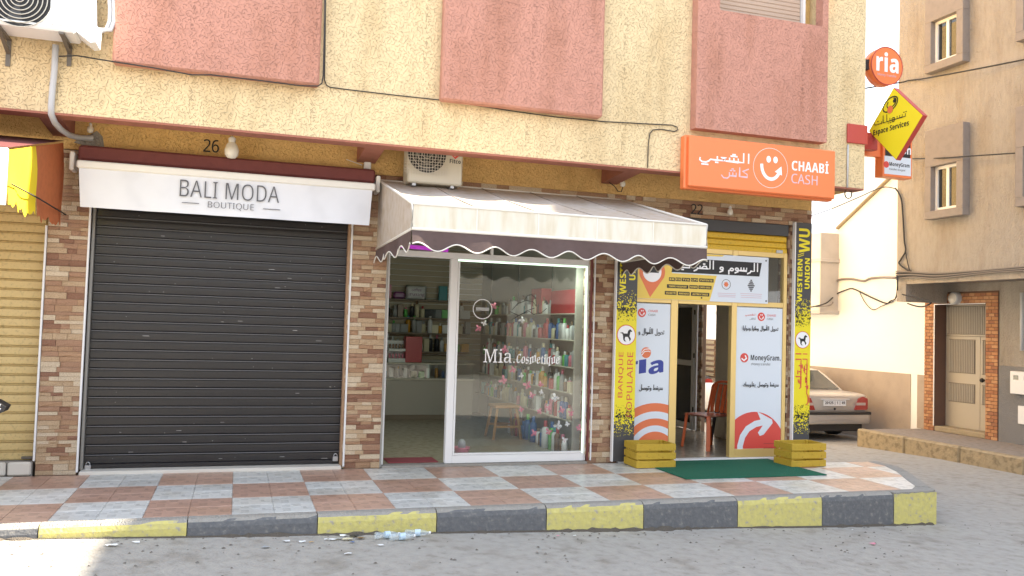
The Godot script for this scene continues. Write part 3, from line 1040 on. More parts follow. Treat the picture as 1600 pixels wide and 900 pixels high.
func shutter_shop():
	# black roller shutter
	var t = thing("roller_shutter", "closed black metal roller shutter under the white boutique awning", "shutter", Vector3(-0.13, 0.03, -0.12))
	var pitch = 0.0905
	var sm = slat_mesh(2.38, pitch)
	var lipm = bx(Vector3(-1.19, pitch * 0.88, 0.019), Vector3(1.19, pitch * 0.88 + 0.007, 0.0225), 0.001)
	for i in 29:
		var sl = piece(t, "slat", sm, M.black_shutter, Transform3D(Basis(), Vector3(-0.13, 0.075 + i * pitch, -0.13)))
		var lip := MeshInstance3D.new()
		lip.name = "glint_lip"  # pale strip: the sky highlight along the slat bead, put into the colour
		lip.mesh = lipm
		lip.material_override = M.painted_glint
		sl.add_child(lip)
	part(t, "backing", bx(Vector3(-1.32, 0.032, -0.15), Vector3(1.055, 2.69, -0.136)), M.dark)  # added dark sheet that stops light showing between the slats
	part(t, "bottom_bar", bx(Vector3(-1.31, 0.032, -0.135), Vector3(1.05, 0.074, -0.105), 0.006), M.black_shutter)
	part(t, "guide_rail", bx(Vector3(-1.352, 0.031, -0.17), Vector3(-1.325, 2.69, -0.06), 0.004), M.rail)
	part(t, "guide_rail", bx(Vector3(1.058, 0.031, -0.17), Vector3(1.078, 2.69, -0.10), 0.004), M.rail)
	var sr := RandomNumberGenerator.new()
	sr.seed = 31
	var sc = MB.new()
	for i in 60:
		var sx = sr.randf_range(-1.25, 1.0)
		var row = sr.randi_range(0, 27)
		var sy = 0.075 + row * pitch + sr.randf_range(0.01, 0.045)
		var w = sr.randf_range(0.004, 0.012) if sr.randf() < 0.7 else sr.randf_range(0.02, 0.07)
		sc.face([Vector3(sx, sy, -0.1118), Vector3(sx + w, sy + sr.randf_range(-0.001, 0.001), -0.1118), Vector3(sx + w * 0.8, sy + sr.randf_range(0.002, 0.005), -0.1118), Vector3(sx, sy + 0.003, -0.1118)], Vector3.BACK)
	part(t, "scratches", sc.done(), M.steel).set_meta("kind", "stuff")
	padlock(px(137, 730, 2, -0.09), "small steel padlock at the black shutter's foot, beside the pillar under the torn awning")
	padlock(px(524, 716, 2, -0.09), "small steel padlock on the black shutter beside the open cosmetics shop door")
	# yellow shutter of the next shop
	var y = thing("yellow_shutter", "closed yellow metal roller shutter behind the torn yellow and orange awning", "shutter", Vector3(-3.0, 0.12, -0.1))
	var ym = slat_mesh(2.6, 0.088)
	for i in 29:
		piece(y, "slat", ym, M.yellow_shutter, Transform3D(Basis(), Vector3(-3.05, 0.125 + i * 0.088, -0.13)))
	part(y, "backing", bx(Vector3(-4.35, 0.121, -0.15), Vector3(-1.74, 2.69, -0.136)), M.yellow_shutter)
	var hook = px(43, 715, 2, -0.09)
	part(y, "lock_hasp", bx(hook + Vector3(-0.05, -0.012, -0.01), hook + Vector3(0.04, 0.012, 0.012), 0.003), M.bracket)
	# white cassette awning with the boutique's name
	var a = thing("cassette_awning", "white folded awning with boutique lettering above the black shutter", "awning", Vector3(-0.1, 2.45, 0.2))
	part(a, "housing", bx(Vector3(-1.46, 2.905, 0.016), Vector3(1.27, 3.045, 0.20), 0.02), M.lintel_red)
	var z = 0.33
	var tl = px(120, 249, 2, z)
	var tr = px(587, 286, 2, z)
	part(a, "front_bar", bx(Vector3(tl.x, tl.y - 0.075, z - 0.14), Vector3(tr.x, tl.y - 0.004, z + 0.012), 0.012), M.piping_white)
	var bl = px(125, 323, 2, z)
	var br = px(577, 350, 2, z)
	var v = MB.new(true)
	var nx = 40
	for i in nx:
		for j in 4:
			var q = []
			for c in [[i, j], [i + 1, j], [i + 1, j + 1], [i, j + 1]]:
				var fx = c[0] / float(nx)
				var fy = c[1] / 4.0
				var x = lerpf(lerpf(tl.x + 0.02, bl.x, fy), lerpf(tr.x - 0.03, br.x, fy), fx)
				q.append(Vector3(x, lerpf(tl.y - 0.07, bl.y, fy), z - 0.004 + fy * 0.006 * sin(fx * 23.0) + fy * 0.004 * sin(fx * 51.0)))
			v.face(q, Vector3.BACK)
	part(a, "valance", v.done(), M.white_vinyl)
	var c1 = px(360, 299, 2, z + 0.012)
	var w1 = px(438, 302, 2, z).x - px(283, 292, 2, z).x
	txt(a, "BALI MODA", "thin", c1, w1, 0.155, M.ink_grey)
	var c2 = px(361, 323, 2, z + 0.012)
	txt(a, "BOUTIQUE", "thin", c2, px(397, 323, 2, z).x - px(325, 321, 2, z).x, 0.072, M.ink_grey)
	for l in [[284, 311, 317], [411, 438, 327]]:
		var p0 = px(l[0], l[2] - 1, 2, z + 0.012)
		var p1 = px(l[1], l[2], 2, z + 0.012)
		part(a, "printed_line", bx(Vector3(p0.x, p0.y - 0.004, z + 0.0105), Vector3(p1.x, p0.y + 0.002, z + 0.0125)), M.ink_grey)
	for s in [px(114, 248, 2, 0.16), px(590, 285, 2, 0.16)]:
		part(a, "end_bracket", bx(s + Vector3(-0.02, -0.11, -0.13), s + Vector3(0.02, 0.06, 0.06), 0.008), M.piping_white)
	# house number and bulb
	number_plate("26", px(330, 228, 2, 0.004), 0.15, 0.125, "black house number 26 on the ochre wall above the boutique awning")
	number_plate("22", px(1089, 327, 2, 0.016), 0.16, 0.12, "black house number 22 on the stone header above the cash agency")
	bulb(px(362, 235, 2, 0.25), 0.068, "large white bulb hanging under the overhang beside number 26", 0.09)
	bulb(px(1141, 331, 2, 0.07), 0.035, "small white bulb on the stone header beside number 22")
	bulb(px(973, 287, 2, 0.12), 0.032, "small round bulb on a looped wire under the overhang by the orange sign")
	var jb = px(574, 259, 2, 0.03)
	one("junction_box", bx(jb + Vector3(-0.036, -0.036, -0.028), jb + Vector3(0.036, 0.036, 0.022), 0.006), M.white_plastic, "small white junction box on the ochre wall under the red beam", "electrical box")

func number_plate(s: String, at: Vector3, w, h, label):
	var t = thing("house_number", label, "number", at)
	for i in s.length():
		txt(t, s[i], "sans", at + Vector3((i - (s.length() - 1) / 2.0) * w * 0.52, 0, 0), w * 0.44, h, M.ink_black, Basis(), 0.006, "digit")

# ---------------------------------------------------------------- the cosmetics shop
func scallop(m, a: Vector3, b: Vector3, top: float, bottom: float, period: float, amp: float, phase: float, out: Vector3, tube_path: Array):
	# a hanging strip from a to b with a wavy lower edge
	var len_ = a.distance_to(b)
	var n = int(len_ / period * 14)
	for i in n:
		var q = []
		for k in [i, i + 1]:
			var f = k / float(n)
			var p = a.lerp(b, f)
			var s = f * len_ / period * TAU + phase
			var sway = 0.02 * sin(s * 0.5 + 1.0) + 0.012 * sin(s * 0.23)
			var lo = bottom - amp * cos(s)
			q.append([Vector3(p.x, top, p.z), Vector3(p.x, (top + lo) / 2, p.z) + out * sway * 0.5, Vector3(p.x, lo, p.z) + out * sway])
		for r in 2:
			m.face([q[0][r], q[1][r], q[1][r + 1], q[0][r + 1]], out)
		if i == 0:
			tube_path.append(q[0][2])
		tube_path.append(q[1][2])

func bottle_mesh(h: float, r: float) -> Mesh:
	var m = MB.new(true)
	m.lathe([Vector2(0, 0), Vector2(r, 0), Vector2(r, h * 0.66), Vector2(r * 0.8, h * 0.74), Vector2(r * 0.4, h * 0.78), Vector2(r * 0.4, h * 0.8), Vector2(0, h * 0.8)], 10)
	return m.done()

func cap_mesh(h: float, r: float) -> Mesh:
	var m = MB.new(true)
	m.lathe([Vector2(r * 0.5, h * 0.78), Vector2(r * 0.5, h), Vector2(0, h)], 8)
	return m.done()

var bottle_kinds := []
func product(at: Vector3, where: String, group: String, boxes := 0.25, size := 1.0):
	if bottle_kinds.is_empty():
		for k in [[0.19, 0.027], [0.15, 0.03], [0.22, 0.032], [0.13, 0.024]]:
			bottle_kinds.append([bottle_mesh(k[0], k[1]), cap_mesh(k[0], k[1]), bx(Vector3(-k[1] * 0.8, k[0] * 0.2, k[1] * 0.98), Vector3(k[1] * 0.8, k[0] * 0.55, k[1] * 1.04))])
		bottle_kinds.append(bx(Vector3(-0.035, 0, -0.03), Vector3(0.035, 0.16, 0.03), 0.003))
		bottle_kinds.append(bx(Vector3(-0.05, 0, -0.03), Vector3(0.05, 0.11, 0.03), 0.003))
	var cols = ["white", "white", "white", "white", "cream", "cream", "blue", "blue", "teal", "pink", "amber", "grey", "grey", "red", "black", "green", "brown"]
	var c = cols[rng.randi_range(0, cols.size() - 1)]
	var k = cols[rng.randi_range(0, cols.size() - 1)]
	if rng.randf() < boxes:
		var o = one("product_box", bottle_kinds[rng.randi_range(4, 5)], M["pack_" + c], "%s cosmetics carton on %s" % [c, where], "box", group)
		o.position = at
		o.scale = Vector3.ONE * size
		o.rotation.y = rng.randf_range(-0.2, 0.2)
		return
	var b = bottle_kinds[rng.randi_range(0, 3)]
	var t = thing("toiletry_bottle", "%s toiletry bottle with %s cap on %s" % [c, k, where], "bottle", at, group)
	t.scale = Vector3.ONE * size
	for e in [["bottle_body", b[0], c], ["cap", b[1], k]]:
		var o := MeshInstance3D.new()
		o.name = e[0]
		o.mesh = e[1]
		o.material_override = M["pack_" + e[2]]
		t.add_child(o)

func cosmetics_shop():
	# ---- awning
	var zf = 1.9
	var ft = px(645, 318, 2, zf)
	var fb = px(640, 357, 2, zf)
	var yt = ft.y
	var yb = fb.y
	var x0 = 1.335
	var x1 = 4.09
	var yw = 2.965
	var a = thing("fixed_awning", "dirty cream canvas awning with brown scalloped valance over the cosmetics shop", "awning", Vector3(2.7, 2.1, 0.9))
	for k in 5:
		var xa = lerpf(x0, x1, k / 5.0) + (0.003 if k > 0 else 0.0)
		var xb = lerpf(x0, x1, (k + 1) / 5.0) - (0.003 if k < 4 else 0.0)
		var m = MB.new(true)
		for i in 6:
			for j in 10:
				var q = []
				for c in [[i, j], [i + 1, j], [i + 1, j + 1], [i, j + 1]]:
					var fx = c[0] / 6.0
					var fz = c[1] / 10.0
					var sag = -0.022 * sin(PI * fx) * sin(PI * fz) - 0.012 * sin(PI * fz)
					q.append(Vector3(lerpf(xa, xb, fx), lerpf(yw, yt, fz) + sag, lerpf(0.03, zf, fz)))
				m.face(q, Vector3.UP)
		part(a, "canvas_panel", m.done(), M.awning_canvas)
		part(a, "front_panel", bx(Vector3(xa, yb + 0.012, zf - 0.012), Vector3(xb, yt - 0.006, zf)), M.awning_panel)
		if k > 0:
			part(a, "seam", tb([Vector3(xa, yw + 0.003, 0.03), Vector3(xa, lerpf(yw, yt, 0.5) - 0.009, zf * 0.5), Vector3(xa, yt + 0.002, zf)], 0.005, 6), M.seam)
			part(a, "front_joint", bx(Vector3(xa - 0.008, yb + 0.01, zf + 0.001), Vector3(xa + 0.004, yt - 0.004, zf + 0.006)), M.piping_white)
	for x in [x0, x1]:
		var m = MB.new()
		m.face([Vector3(x, yw, 0.03), Vector3(x, yt, zf), Vector3(x, yb, zf), Vector3(x, 2.25, 0.03)], Vector3.LEFT if x == x0 else Vector3.RIGHT)
		part(a, "side_panel", m.done(), M.awning_canvas)
		part(a, "frame_bar", tb([Vector3(x, yw, 0.03), Vector3(x, yt, zf), Vector3(x, yb, zf), Vector3(x, 2.25, 0.03)], 0.013, 8), M.piping_white)
	part(a, "frame_bar", tb([Vector3(x0, yt, zf), Vector3(x1, yt, zf)], 0.011, 8), M.piping_white)
	part(a, "frame_bar", tb([Vector3(x0, yb, zf + 0.004), Vector3(x1, yb, zf + 0.004)], 0.014, 8), M.piping_white)
	part(a, "frame_bar", tb([Vector3(x0, yw, 0.03), Vector3(x1, yw, 0.03)], 0.013, 8), M.piping_white)
	var path = []
	var v = MB.new(true)
	scallop(v, Vector3(x0, 0, zf + 0.01), Vector3(x1, 0, zf + 0.01), yb - 0.01, yb - 0.145, 0.335, 0.032, 2.2, Vector3.BACK, path)
	part(a, "valance", v.done(), M.awning_brown)
	part(a, "piping", tb(path, 0.006, 6), M.piping_white)
	for x in [x0 - 0.002, x1 + 0.002]:
		var p2 = []
		var s = MB.new(true)
		scallop(s, Vector3(x, 0, 0.04), Vector3(x, 0, zf), yb - 0.01, yb - 0.145, 0.335, 0.032, 0.6, Vector3.LEFT if x < 2 else Vector3.RIGHT, p2)
		part(a, "valance", s.done(), M.awning_brown)
		part(a, "piping", tb(p2, 0.006, 6), M.piping_white)
	# ---- shop front
	var f = thing("cosmetics_shopfront", "white aluminium shop front with lettered display window and open doorway", "shop front", Vector3(2.6, 0.02, -0.05))
	var fr = MB.new()
	fr.box(Vector3(1.467, 0.024, -0.1), Vector3(1.492, 2.6, -0.03), 0.003)
	fr.box(Vector3(2.145, 0.024, -0.1), Vector3(2.222, 2.195, -0.02), 0.004)
	fr.box(Vector3(3.725, 0.024, -0.1), Vector3(3.754, 2.6, -0.03), 0.003)
	fr.box(Vector3(1.492, 2.196, -0.1), Vector3(3.725, 2.262, -0.02), 0.004)
	fr.box(Vector3(2.222, 0.024, -0.095), Vector3(3.725, 0.108, -0.02), 0.004)
	fr.box(Vector3(1.492, 2.54, -0.1), Vector3(3.725, 2.6, -0.02), 0.004)
	fr.box(Vector3(2.585, 2.262, -0.09), Vector3(2.615, 2.54, -0.03), 0.003)
	part(f, "frame", fr.done(), M.white_alu)
	part(f, "window_pane", bx(Vector3(2.245, 0.13, -0.058), Vector3(3.70, 2.165, -0.052)), M.glass)
	for t in [[1.494, 2.583], [2.617, 3.723]]:
		part(f, "transom_pane", bx(Vector3(t[0], 2.264, -0.058), Vector3(t[1], 2.538, -0.052)), M.glass)
	part(f, "led_strip", bx(Vector3(2.224, 2.176, -0.06), Vector3(3.722, 2.192, -0.026), 0.003), M.led)
	part(f, "led_strip", bx(Vector3(3.715, 0.11, -0.06), Vector3(3.722, 2.167, -0.026), 0.003), M.led)
	var gf = MB.new()
	gf.box(Vector3(2.224, 0.11, -0.06), Vector3(2.244, 2.167, -0.014), 0.003)
	gf.box(Vector3(2.244, 0.11, -0.06), Vector3(3.702, 0.129, -0.014), 0.003)
	part(f, "glazing_bead", gf.done(), M.white_alu)
	var al := AreaLight3D.new()
	al.name = "led_glow"
	al.area_size = Vector2(1.4, 0.03)
	al.light_energy = 0.35
	al.light_color = Color(0.9, 1.0, 0.92)
	al.shadow_enabled = true
	f.add_child(al)
	al.position = Vector3(2.97, 2.15, -0.10) - f.position
	al.rotation = Vector3(deg_to_rad(-55), 0, 0)
	# lettering on the pane
	var zl = -0.047
	var l0 = px(755, 566, 2, zl)
	var l1 = px(799, 567, 2, zl)
	var mia = (l0 + l1) * 0.5 + Vector3(0, 0.075, 0)
	txt(f, "Mia", "serif", mia, l1.x - l0.x, 0.15, M.ink_white)
	var c0 = px(803, 567, 2, zl)
	part(f, "lettering", bx(c0 + Vector3(-0.008, 0, 0), c0 + Vector3(0.008, 0.016, 0.001)), M.ink_white)
	var c1 = px(807, 564, 2, zl)
	var c2 = px(874, 566, 2, zl)
	txt(f, "Cosmetique", "serif bold slant", Vector3((c1.x + c2.x) / 2, c1.y + 0.012, zl), c2.x - c1.x, 0.135, M.ink_white)
	# butterfly and round stickers
	var bf = MB.new()
	for s in [-1.0, 1.0]:
		bf.prism(PackedVector2Array([Vector2(0.003 * s, 0.005), Vector2(0.02 * s, 0.03), Vector2(0.042 * s, 0.034), Vector2(0.044 * s, 0.012), Vector2(0.024 * s, 0.0)]), 0, 0.001, Transform3D(Basis(Vector3.UP, 0.5 * s), Vector3.ZERO))
		bf.prism(PackedVector2Array([Vector2(0.003 * s, 0.0), Vector2(0.026 * s, -0.006), Vector2(0.032 * s, -0.028), Vector2(0.014 * s, -0.032)]), 0, 0.001, Transform3D(Basis(Vector3.UP, 0.5 * s), Vector3.ZERO))
	bf.box(Vector3(-0.003, -0.028, 0), Vector3(0.003, 0.028, 0.004))
	var bm = bf.done()
	for p in [[802, 578], [815, 587], [787, 594], [825, 602], [845, 601], [832, 618], [846, 613], [815, 640], [868, 622], [878, 641], [893, 646], [858, 637], [843, 643], [873, 665], [887, 663], [905, 669], [835, 677], [858, 675], [883, 688], [757, 505], [772, 478], [748, 513], [816, 500], [789, 547]]:
		piece(f, "butterfly_sticker", bm, [M.pack_pink, M.pack_pink, M.pack_white][rng.randi_range(0, 2)], Transform3D(Basis(Vector3.BACK, rng.randf_range(-1.5, 1.5)) * Basis().scaled(Vector3.ONE * rng.randf_range(0.7, 1.2)), px(p[0], p[1], 2, -0.05)))
	var rs = px(754, 483, 2, -0.051)
	var rg = MB.new()
	rg.strip(circ(0, 0, 0.105, 28), 0.008, 0, Transform3D(Basis(), rs))
	part(f, "round_sticker", rg.done(), M.ink_white)
	part(f, "round_sticker", bx(rs + Vector3(-0.075, -0.018, 0), rs + Vector3(0.075, 0.018, 0.001)), M.pack_grey)
	var fc = MB.new()
	var fx = px(822, 478, 2, -0.051)
	var zz = 0.0
	for s in [v2([-0.16, -0.05, -0.1, 0.02, 0.0, 0.06, 0.08, 0.05, 0.12, 0.0]), v2([-0.18, -0.07, -0.08, -0.11, 0.02, -0.05, 0.1, -0.02]), v2([-0.16, -0.16, -0.05, -0.09, 0.04, -0.06, 0.09, -0.09, 0.18, -0.07, 0.24, -0.02]), v2([-0.02, 0.06, 0.01, 0.11, 0.06, 0.13, 0.11, 0.09, 0.12, 0.0])]:
		fc.strip(s, 0.007, zz, Transform3D(Basis(), fx))
		zz += 0.0004
	part(f, "line_drawing", fc.done(), M.ink_black)
	# purple tube behind the fanlight
	var nt = thing("neon_tube", "glowing purple tube light behind the fanlight over the shop doorway", "lamp", Vector3(1.9, 2.3, -0.3))
	part(nt, "tube", tb([px(625, 384, 2, -0.3), px(700, 391, 2, -0.3)], 0.022, 8), M.neon_purple)
	part(nt, "holder", bx(px(624, 381, 2, -0.34) + Vector3(0, 0, -0.01), px(703, 386, 2, -0.34) + Vector3(0, 0.02, 0.01)), M.dark_grey)
	# ---- interior
	var sw = thing("slat_board", "beige grooved display wall at the back of the cosmetics shop", "display wall", Vector3(2.6, 0.9, -5.06))
	part(sw, "backing", bx(Vector3(1.31, 0.9, -5.075), Vector3(3.92, 2.85, -5.06)), M.piping_white)
	for i in 21:
		part(sw, "board", bx(Vector3(1.31, 0.9 + i * 0.0925, -5.059), Vector3(3.92, 0.9 + i * 0.0925 + 0.078, -5.04), 0.003), M.slat_wall)
	var lv = [468, 496, 520, 549]
	for k in 4:
		var y = px(650, lv[k], 2, -4.8).y
		one("wall_shelf", bx(Vector3(1.32, y - 0.02, -5.038), Vector3(3.66, y, -4.78), 0.003), M.shelf_board, "brown shelf on the grooved back wall of the cosmetics shop, %s from the top" % ["first", "second", "third", "fourth"][k], "shelf", "shelves on the shop's back wall")
		if k == 0:
			continue
		var x = 2.1 + rng.randf() * 0.05
		while x < 3.64:
			product(Vector3(x, y + 0.001, -4.88 + rng.randf_range(-0.03, 0.03)), "the back wall's %s shelf in the cosmetics shop" % ["first", "second", "third", "fourth"][k], "products on the shop's back shelves", 0.5, 1.25)
			x += rng.randf_range(0.075, 0.11)
	var ys = px(650, 468, 2, -4.8).y
	var pl = thing("white_cushion", "white cushion with purple print on the back wall's top shelf", "cushion", px(650, 468, 2, -4.85))
	var pm = MB.new(true)
	var pa = px(634, 469, 2, -4.84)
	var pb = px(667, 447, 2, -4.84)
	for i in 8:
		for j in 8:
			for s in [-1.0, 1.0]:
				var q = []
				for c in [[i, j], [i + 1, j], [i + 1, j + 1], [i, j + 1]]:
					var u = c[0] / 8.0
					var w = c[1] / 8.0
					q.append(Vector3(lerpf(pa.x, pb.x, u), lerpf(ys + 0.002, pb.y, w), -4.86 + s * 0.06 * sqrt(maxf(0, sin(PI * u) * sin(PI * w)))))
				pm.face(q, Vector3(0, 0, s))
	part(pl, "cover", pm.done(), M.pack_white)
	txt(pl, "coffee", "slant", px(651, 453, 2, -4.795), 0.16, 0.05, M.pack_purple)
	txt(pl, "making", "slant", px(651, 461, 2, -4.795), 0.26, 0.065, M.pack_purple)
	var pk = px(607, 457, 2, -4.84)
	one("pink_carton", bx(Vector3(pk.x - 0.04, ys + 0.001, -4.95), Vector3(pk.x + 0.05, pk.y + 0.13, -4.85), 0.004), M.pack_pink, "tall pink carton on the back wall's top shelf", "box")
	var pc = px(624, 460, 2, -4.84)
	one("pink_pouch", bx(Vector3(pc.x - 0.09, ys + 0.001, -4.93), Vector3(pc.x + 0.1, ys + 0.12, -4.85), 0.03), M.pack_purple, "purple pouch on the back wall's top shelf beside the cushion", "pouch")
	var gc = px(693, 456, 2, -4.84)
	one("green_carton", bx(Vector3(gc.x - 0.07, ys + 0.001, -4.93), Vector3(gc.x + 0.07, ys + 0.24, -4.85), 0.004), M.pack_teal, "teal and green carton on the back wall's top shelf", "box")
	# counter
	var ct = thing("shop_counter", "taupe shop counter with glass display top inside the cosmetics shop", "counter", Vector3(2.5, 0.02, -4.2))
	var yc = px(650, 591, 2, -4.1).y
	var yd = px(650, 567, 2, -4.1).y
	part(ct, "base", bx(Vector3(1.32, 0.09, -4.55), Vector3(3.55, yc - 0.03, -4.1), 0.004), M.counter_front)
	part(ct, "plinth", bx(Vector3(1.34, 0.021, -4.53), Vector3(3.53, 0.09, -4.12)), M.shelf_board)
	part(ct, "ledge", bx(Vector3(1.31, yc - 0.03, -4.56), Vector3(3.57, yc, -4.07), 0.004), M.cream_alu)
	part(ct, "glass_front", bx(Vector3(1.32, yc + 0.001, -4.105), Vector3(3.55, yd - 0.02, -4.1)), M.glass)
	part(ct, "top", bx(Vector3(1.31, yd - 0.02, -4.56), Vector3(3.57, yd, -4.07), 0.004), M.cream_alu)
	var xq = 2.05
	while xq < 3.4:
		product(Vector3(xq, yc + 0.001, -4.25), "the ledge inside the glass counter", "products inside the glass counter", 0.8, 0.9)
		xq += rng.randf_range(0.1, 0.14)
	var rc = px(645, 567, 2, -4.25)
	one("red_display_box", bx(Vector3(rc.x - 0.13, yd + 0.001, -4.4), Vector3(rc.x + 0.13, yd + 0.40, -4.2), 0.006), M.pack_red, "dark red display box standing on the shop counter", "display box")
	var nb = px(619, 566, 2, -4.25)
	var nr = thing("polish_rack", "white two tier rack of dark bottles on the shop counter", "rack", Vector3(nb.x, yd, -4.3))
	part(nr, "rack_frame", bx(Vector3(nb.x - 0.13, yd + 0.001, -4.4), Vector3(nb.x + 0.13, yd + 0.02, -4.2)), M.pack_white)
	part(nr, "rack_back", bx(Vector3(nb.x - 0.13, yd + 0.02, -4.4), Vector3(nb.x + 0.13, yd + 0.33, -4.39)), M.pack_white)
	for r in 2:
		part(nr, "tier", bx(Vector3(nb.x - 0.13, yd + 0.02 + r * 0.15, -4.389), Vector3(nb.x + 0.13, yd + 0.06 + r * 0.15, -4.2), 0.002), M.pack_white)
		for i in 5:
			part(nr, "vial", bx(Vector3(nb.x - 0.115 + i * 0.05, yd + 0.061 + r * 0.15, -4.3), Vector3(nb.x - 0.085 + i * 0.05, yd + 0.13 + r * 0.15, -4.27), 0.004), M.pack_brown if r == 1 else M.pack_pink)
	# side shelves along the right wall
	var unit = thing("side_shelving", "grey shelf unit with glass shelves along the cosmetics shop's side wall", "shelving", Vector3(3.8, 0.02, -2.2))
	part(unit, "back_panel", bx(Vector3(3.90, 0.021, -4.5), Vector3(3.928, 2.6, -0.3)), M.shop_wall)
	part(unit, "end_panel", bx(Vector3(3.70, 0.021, -0.32), Vector3(3.90, 2.6, -0.29)), M.shop_wall)
	for z in [-1.6, -3.0, -4.4]:
		part(unit, "upright", bx(Vector3(3.885, 0.021, z - 0.012), Vector3(3.899, 2.6, z + 0.012)), M.rail)
	var sy = [[890, 490], [890, 531], [890, 573], [890, 613], [890, 656]]
	var ordn = ["top", "second", "third", "fourth", "lowest"]
	for k in 5:
		var y = px(sy[k][0], sy[k][1], 0, 3.74).y
		part(unit, "shelf", bx(Vector3(3.68, y - 0.012, -4.4), Vector3(3.884, y, -0.33), 0.002), M.cream_alu)
		var z = -0.42 if k > 0 else -1.25
		while z > -4.2:
			product(Vector3(3.74 + rng.randf_range(-0.015, 0.02), y + 0.001, z), "the %s side shelf in the cosmetics shop" % ordn[k], "bottles on the shop's side shelves", 0.12, 1.15)
			z -= rng.randf_range(0.085, 0.115)
	var z2 = -0.42
	while z2 > -2.6:
		product(Vector3(3.66 + rng.randf_range(-0.02, 0.03), 0.022, z2), "the shop floor under the side shelves", "bottles on the floor under the side shelves", 0.0, 1.5)
		z2 -= rng.randf_range(0.11, 0.14)
	for r in [[866, 903, 455, 488, "red", "large red gift box with white bow on the top side shelf beside the window"], [835, 850, 452, 478, "red", "smaller red gift box on the top side shelf behind the large one"]]:
		var b0 = px(r[1], r[3], 0, 3.76)
		var b1 = px(r[0], r[2], 0, 3.76)
		one("gift_box", bx(Vector3(3.72, px(890, 490, 0, 3.74).y + 0.001, b1.z), Vector3(3.86, b1.y, b0.z), 0.004), M.pack_red, r[5], "box")
	# stool
	var so = px(786, 684, 1, 0.02)
	var stl = thing("wooden_stool", "brown wooden stool standing inside the cosmetics shop window", "stool", so)
	part(stl, "seat", bx(so + Vector3(-0.17, 0.40, -0.17), so + Vector3(0.17, 0.44, 0.17), 0.01), M.wood_stool)
	for s in [[-1, -1], [1, -1], [1, 1], [-1, 1]]:
		part(stl, "leg", tb([so + Vector3(s[0] * 0.19, 0, s[1] * 0.19), so + Vector3(s[0] * 0.13, 0.40, s[1] * 0.13)], 0.02, 8), M.wood_stool)
	for s in [-1, 1]:
		part(stl, "stretcher", bx(so + Vector3(-0.165, 0.15, s * 0.165 - 0.01), so + Vector3(0.165, 0.18, s * 0.165 + 0.01)), M.wood_stool)
	# cactus in a red bowl behind the pane
	var cp = Vector3(2.37, 0.022, -0.19)
	var pot = thing("cactus_pot", "small round cactus in a shallow red bowl behind the display window", "potted plant", cp)
	var pmesh = MB.new(true)
	pmesh.lathe([Vector2(0, 0.06), Vector2(0.06, 0.06), Vector2(0.09, 0.14), Vector2(0.095, 0.15), Vector2(0.085, 0.15), Vector2(0.07, 0.12), Vector2(0, 0.12)], 18, Transform3D(Basis(), cp))
	part(pot, "bowl", pmesh.done(), M.pack_pink)
	part(pot, "stand", bx(cp + Vector3(-0.05, 0, -0.05), cp + Vector3(0.05, 0.062, 0.05), 0.004), M.pack_white)
	var cm = MB.new(true)
	cm.lathe([Vector2(0, 0.12), Vector2(0.035, 0.125), Vector2(0.045, 0.16), Vector2(0.042, 0.20), Vector2(0.02, 0.23), Vector2(0, 0.235)], 12, Transform3D(Basis(), cp))
	part(pot, "cactus", cm.done(), M.pack_grey)
	# door mat
	var dm0 = px(610, 731, 1, 0.02)
	one("door_mat", bx(Vector3(1.56, 0.021, -0.44), Vector3(2.10, 0.03, -0.12), 0.003), M.red_mat, "dark red door mat in the cosmetics shop doorway", "mat")
	# ---- air conditioner on the wall above the awning
	var zf2 = 0.36
	var a0 = px(637, 284, 2, zf2)
	var a1 = px(722, 293, 2, zf2)
	aircon("small_air_conditioner", "small cream outdoor air conditioner on the wall above the cosmetics awning", Vector3(a0.x, a0.y, 0.08), Vector3(a1.x, a0.y + 0.50, zf2), px(667, 240, 2, zf2), 0.2, M.aged_plastic, true)

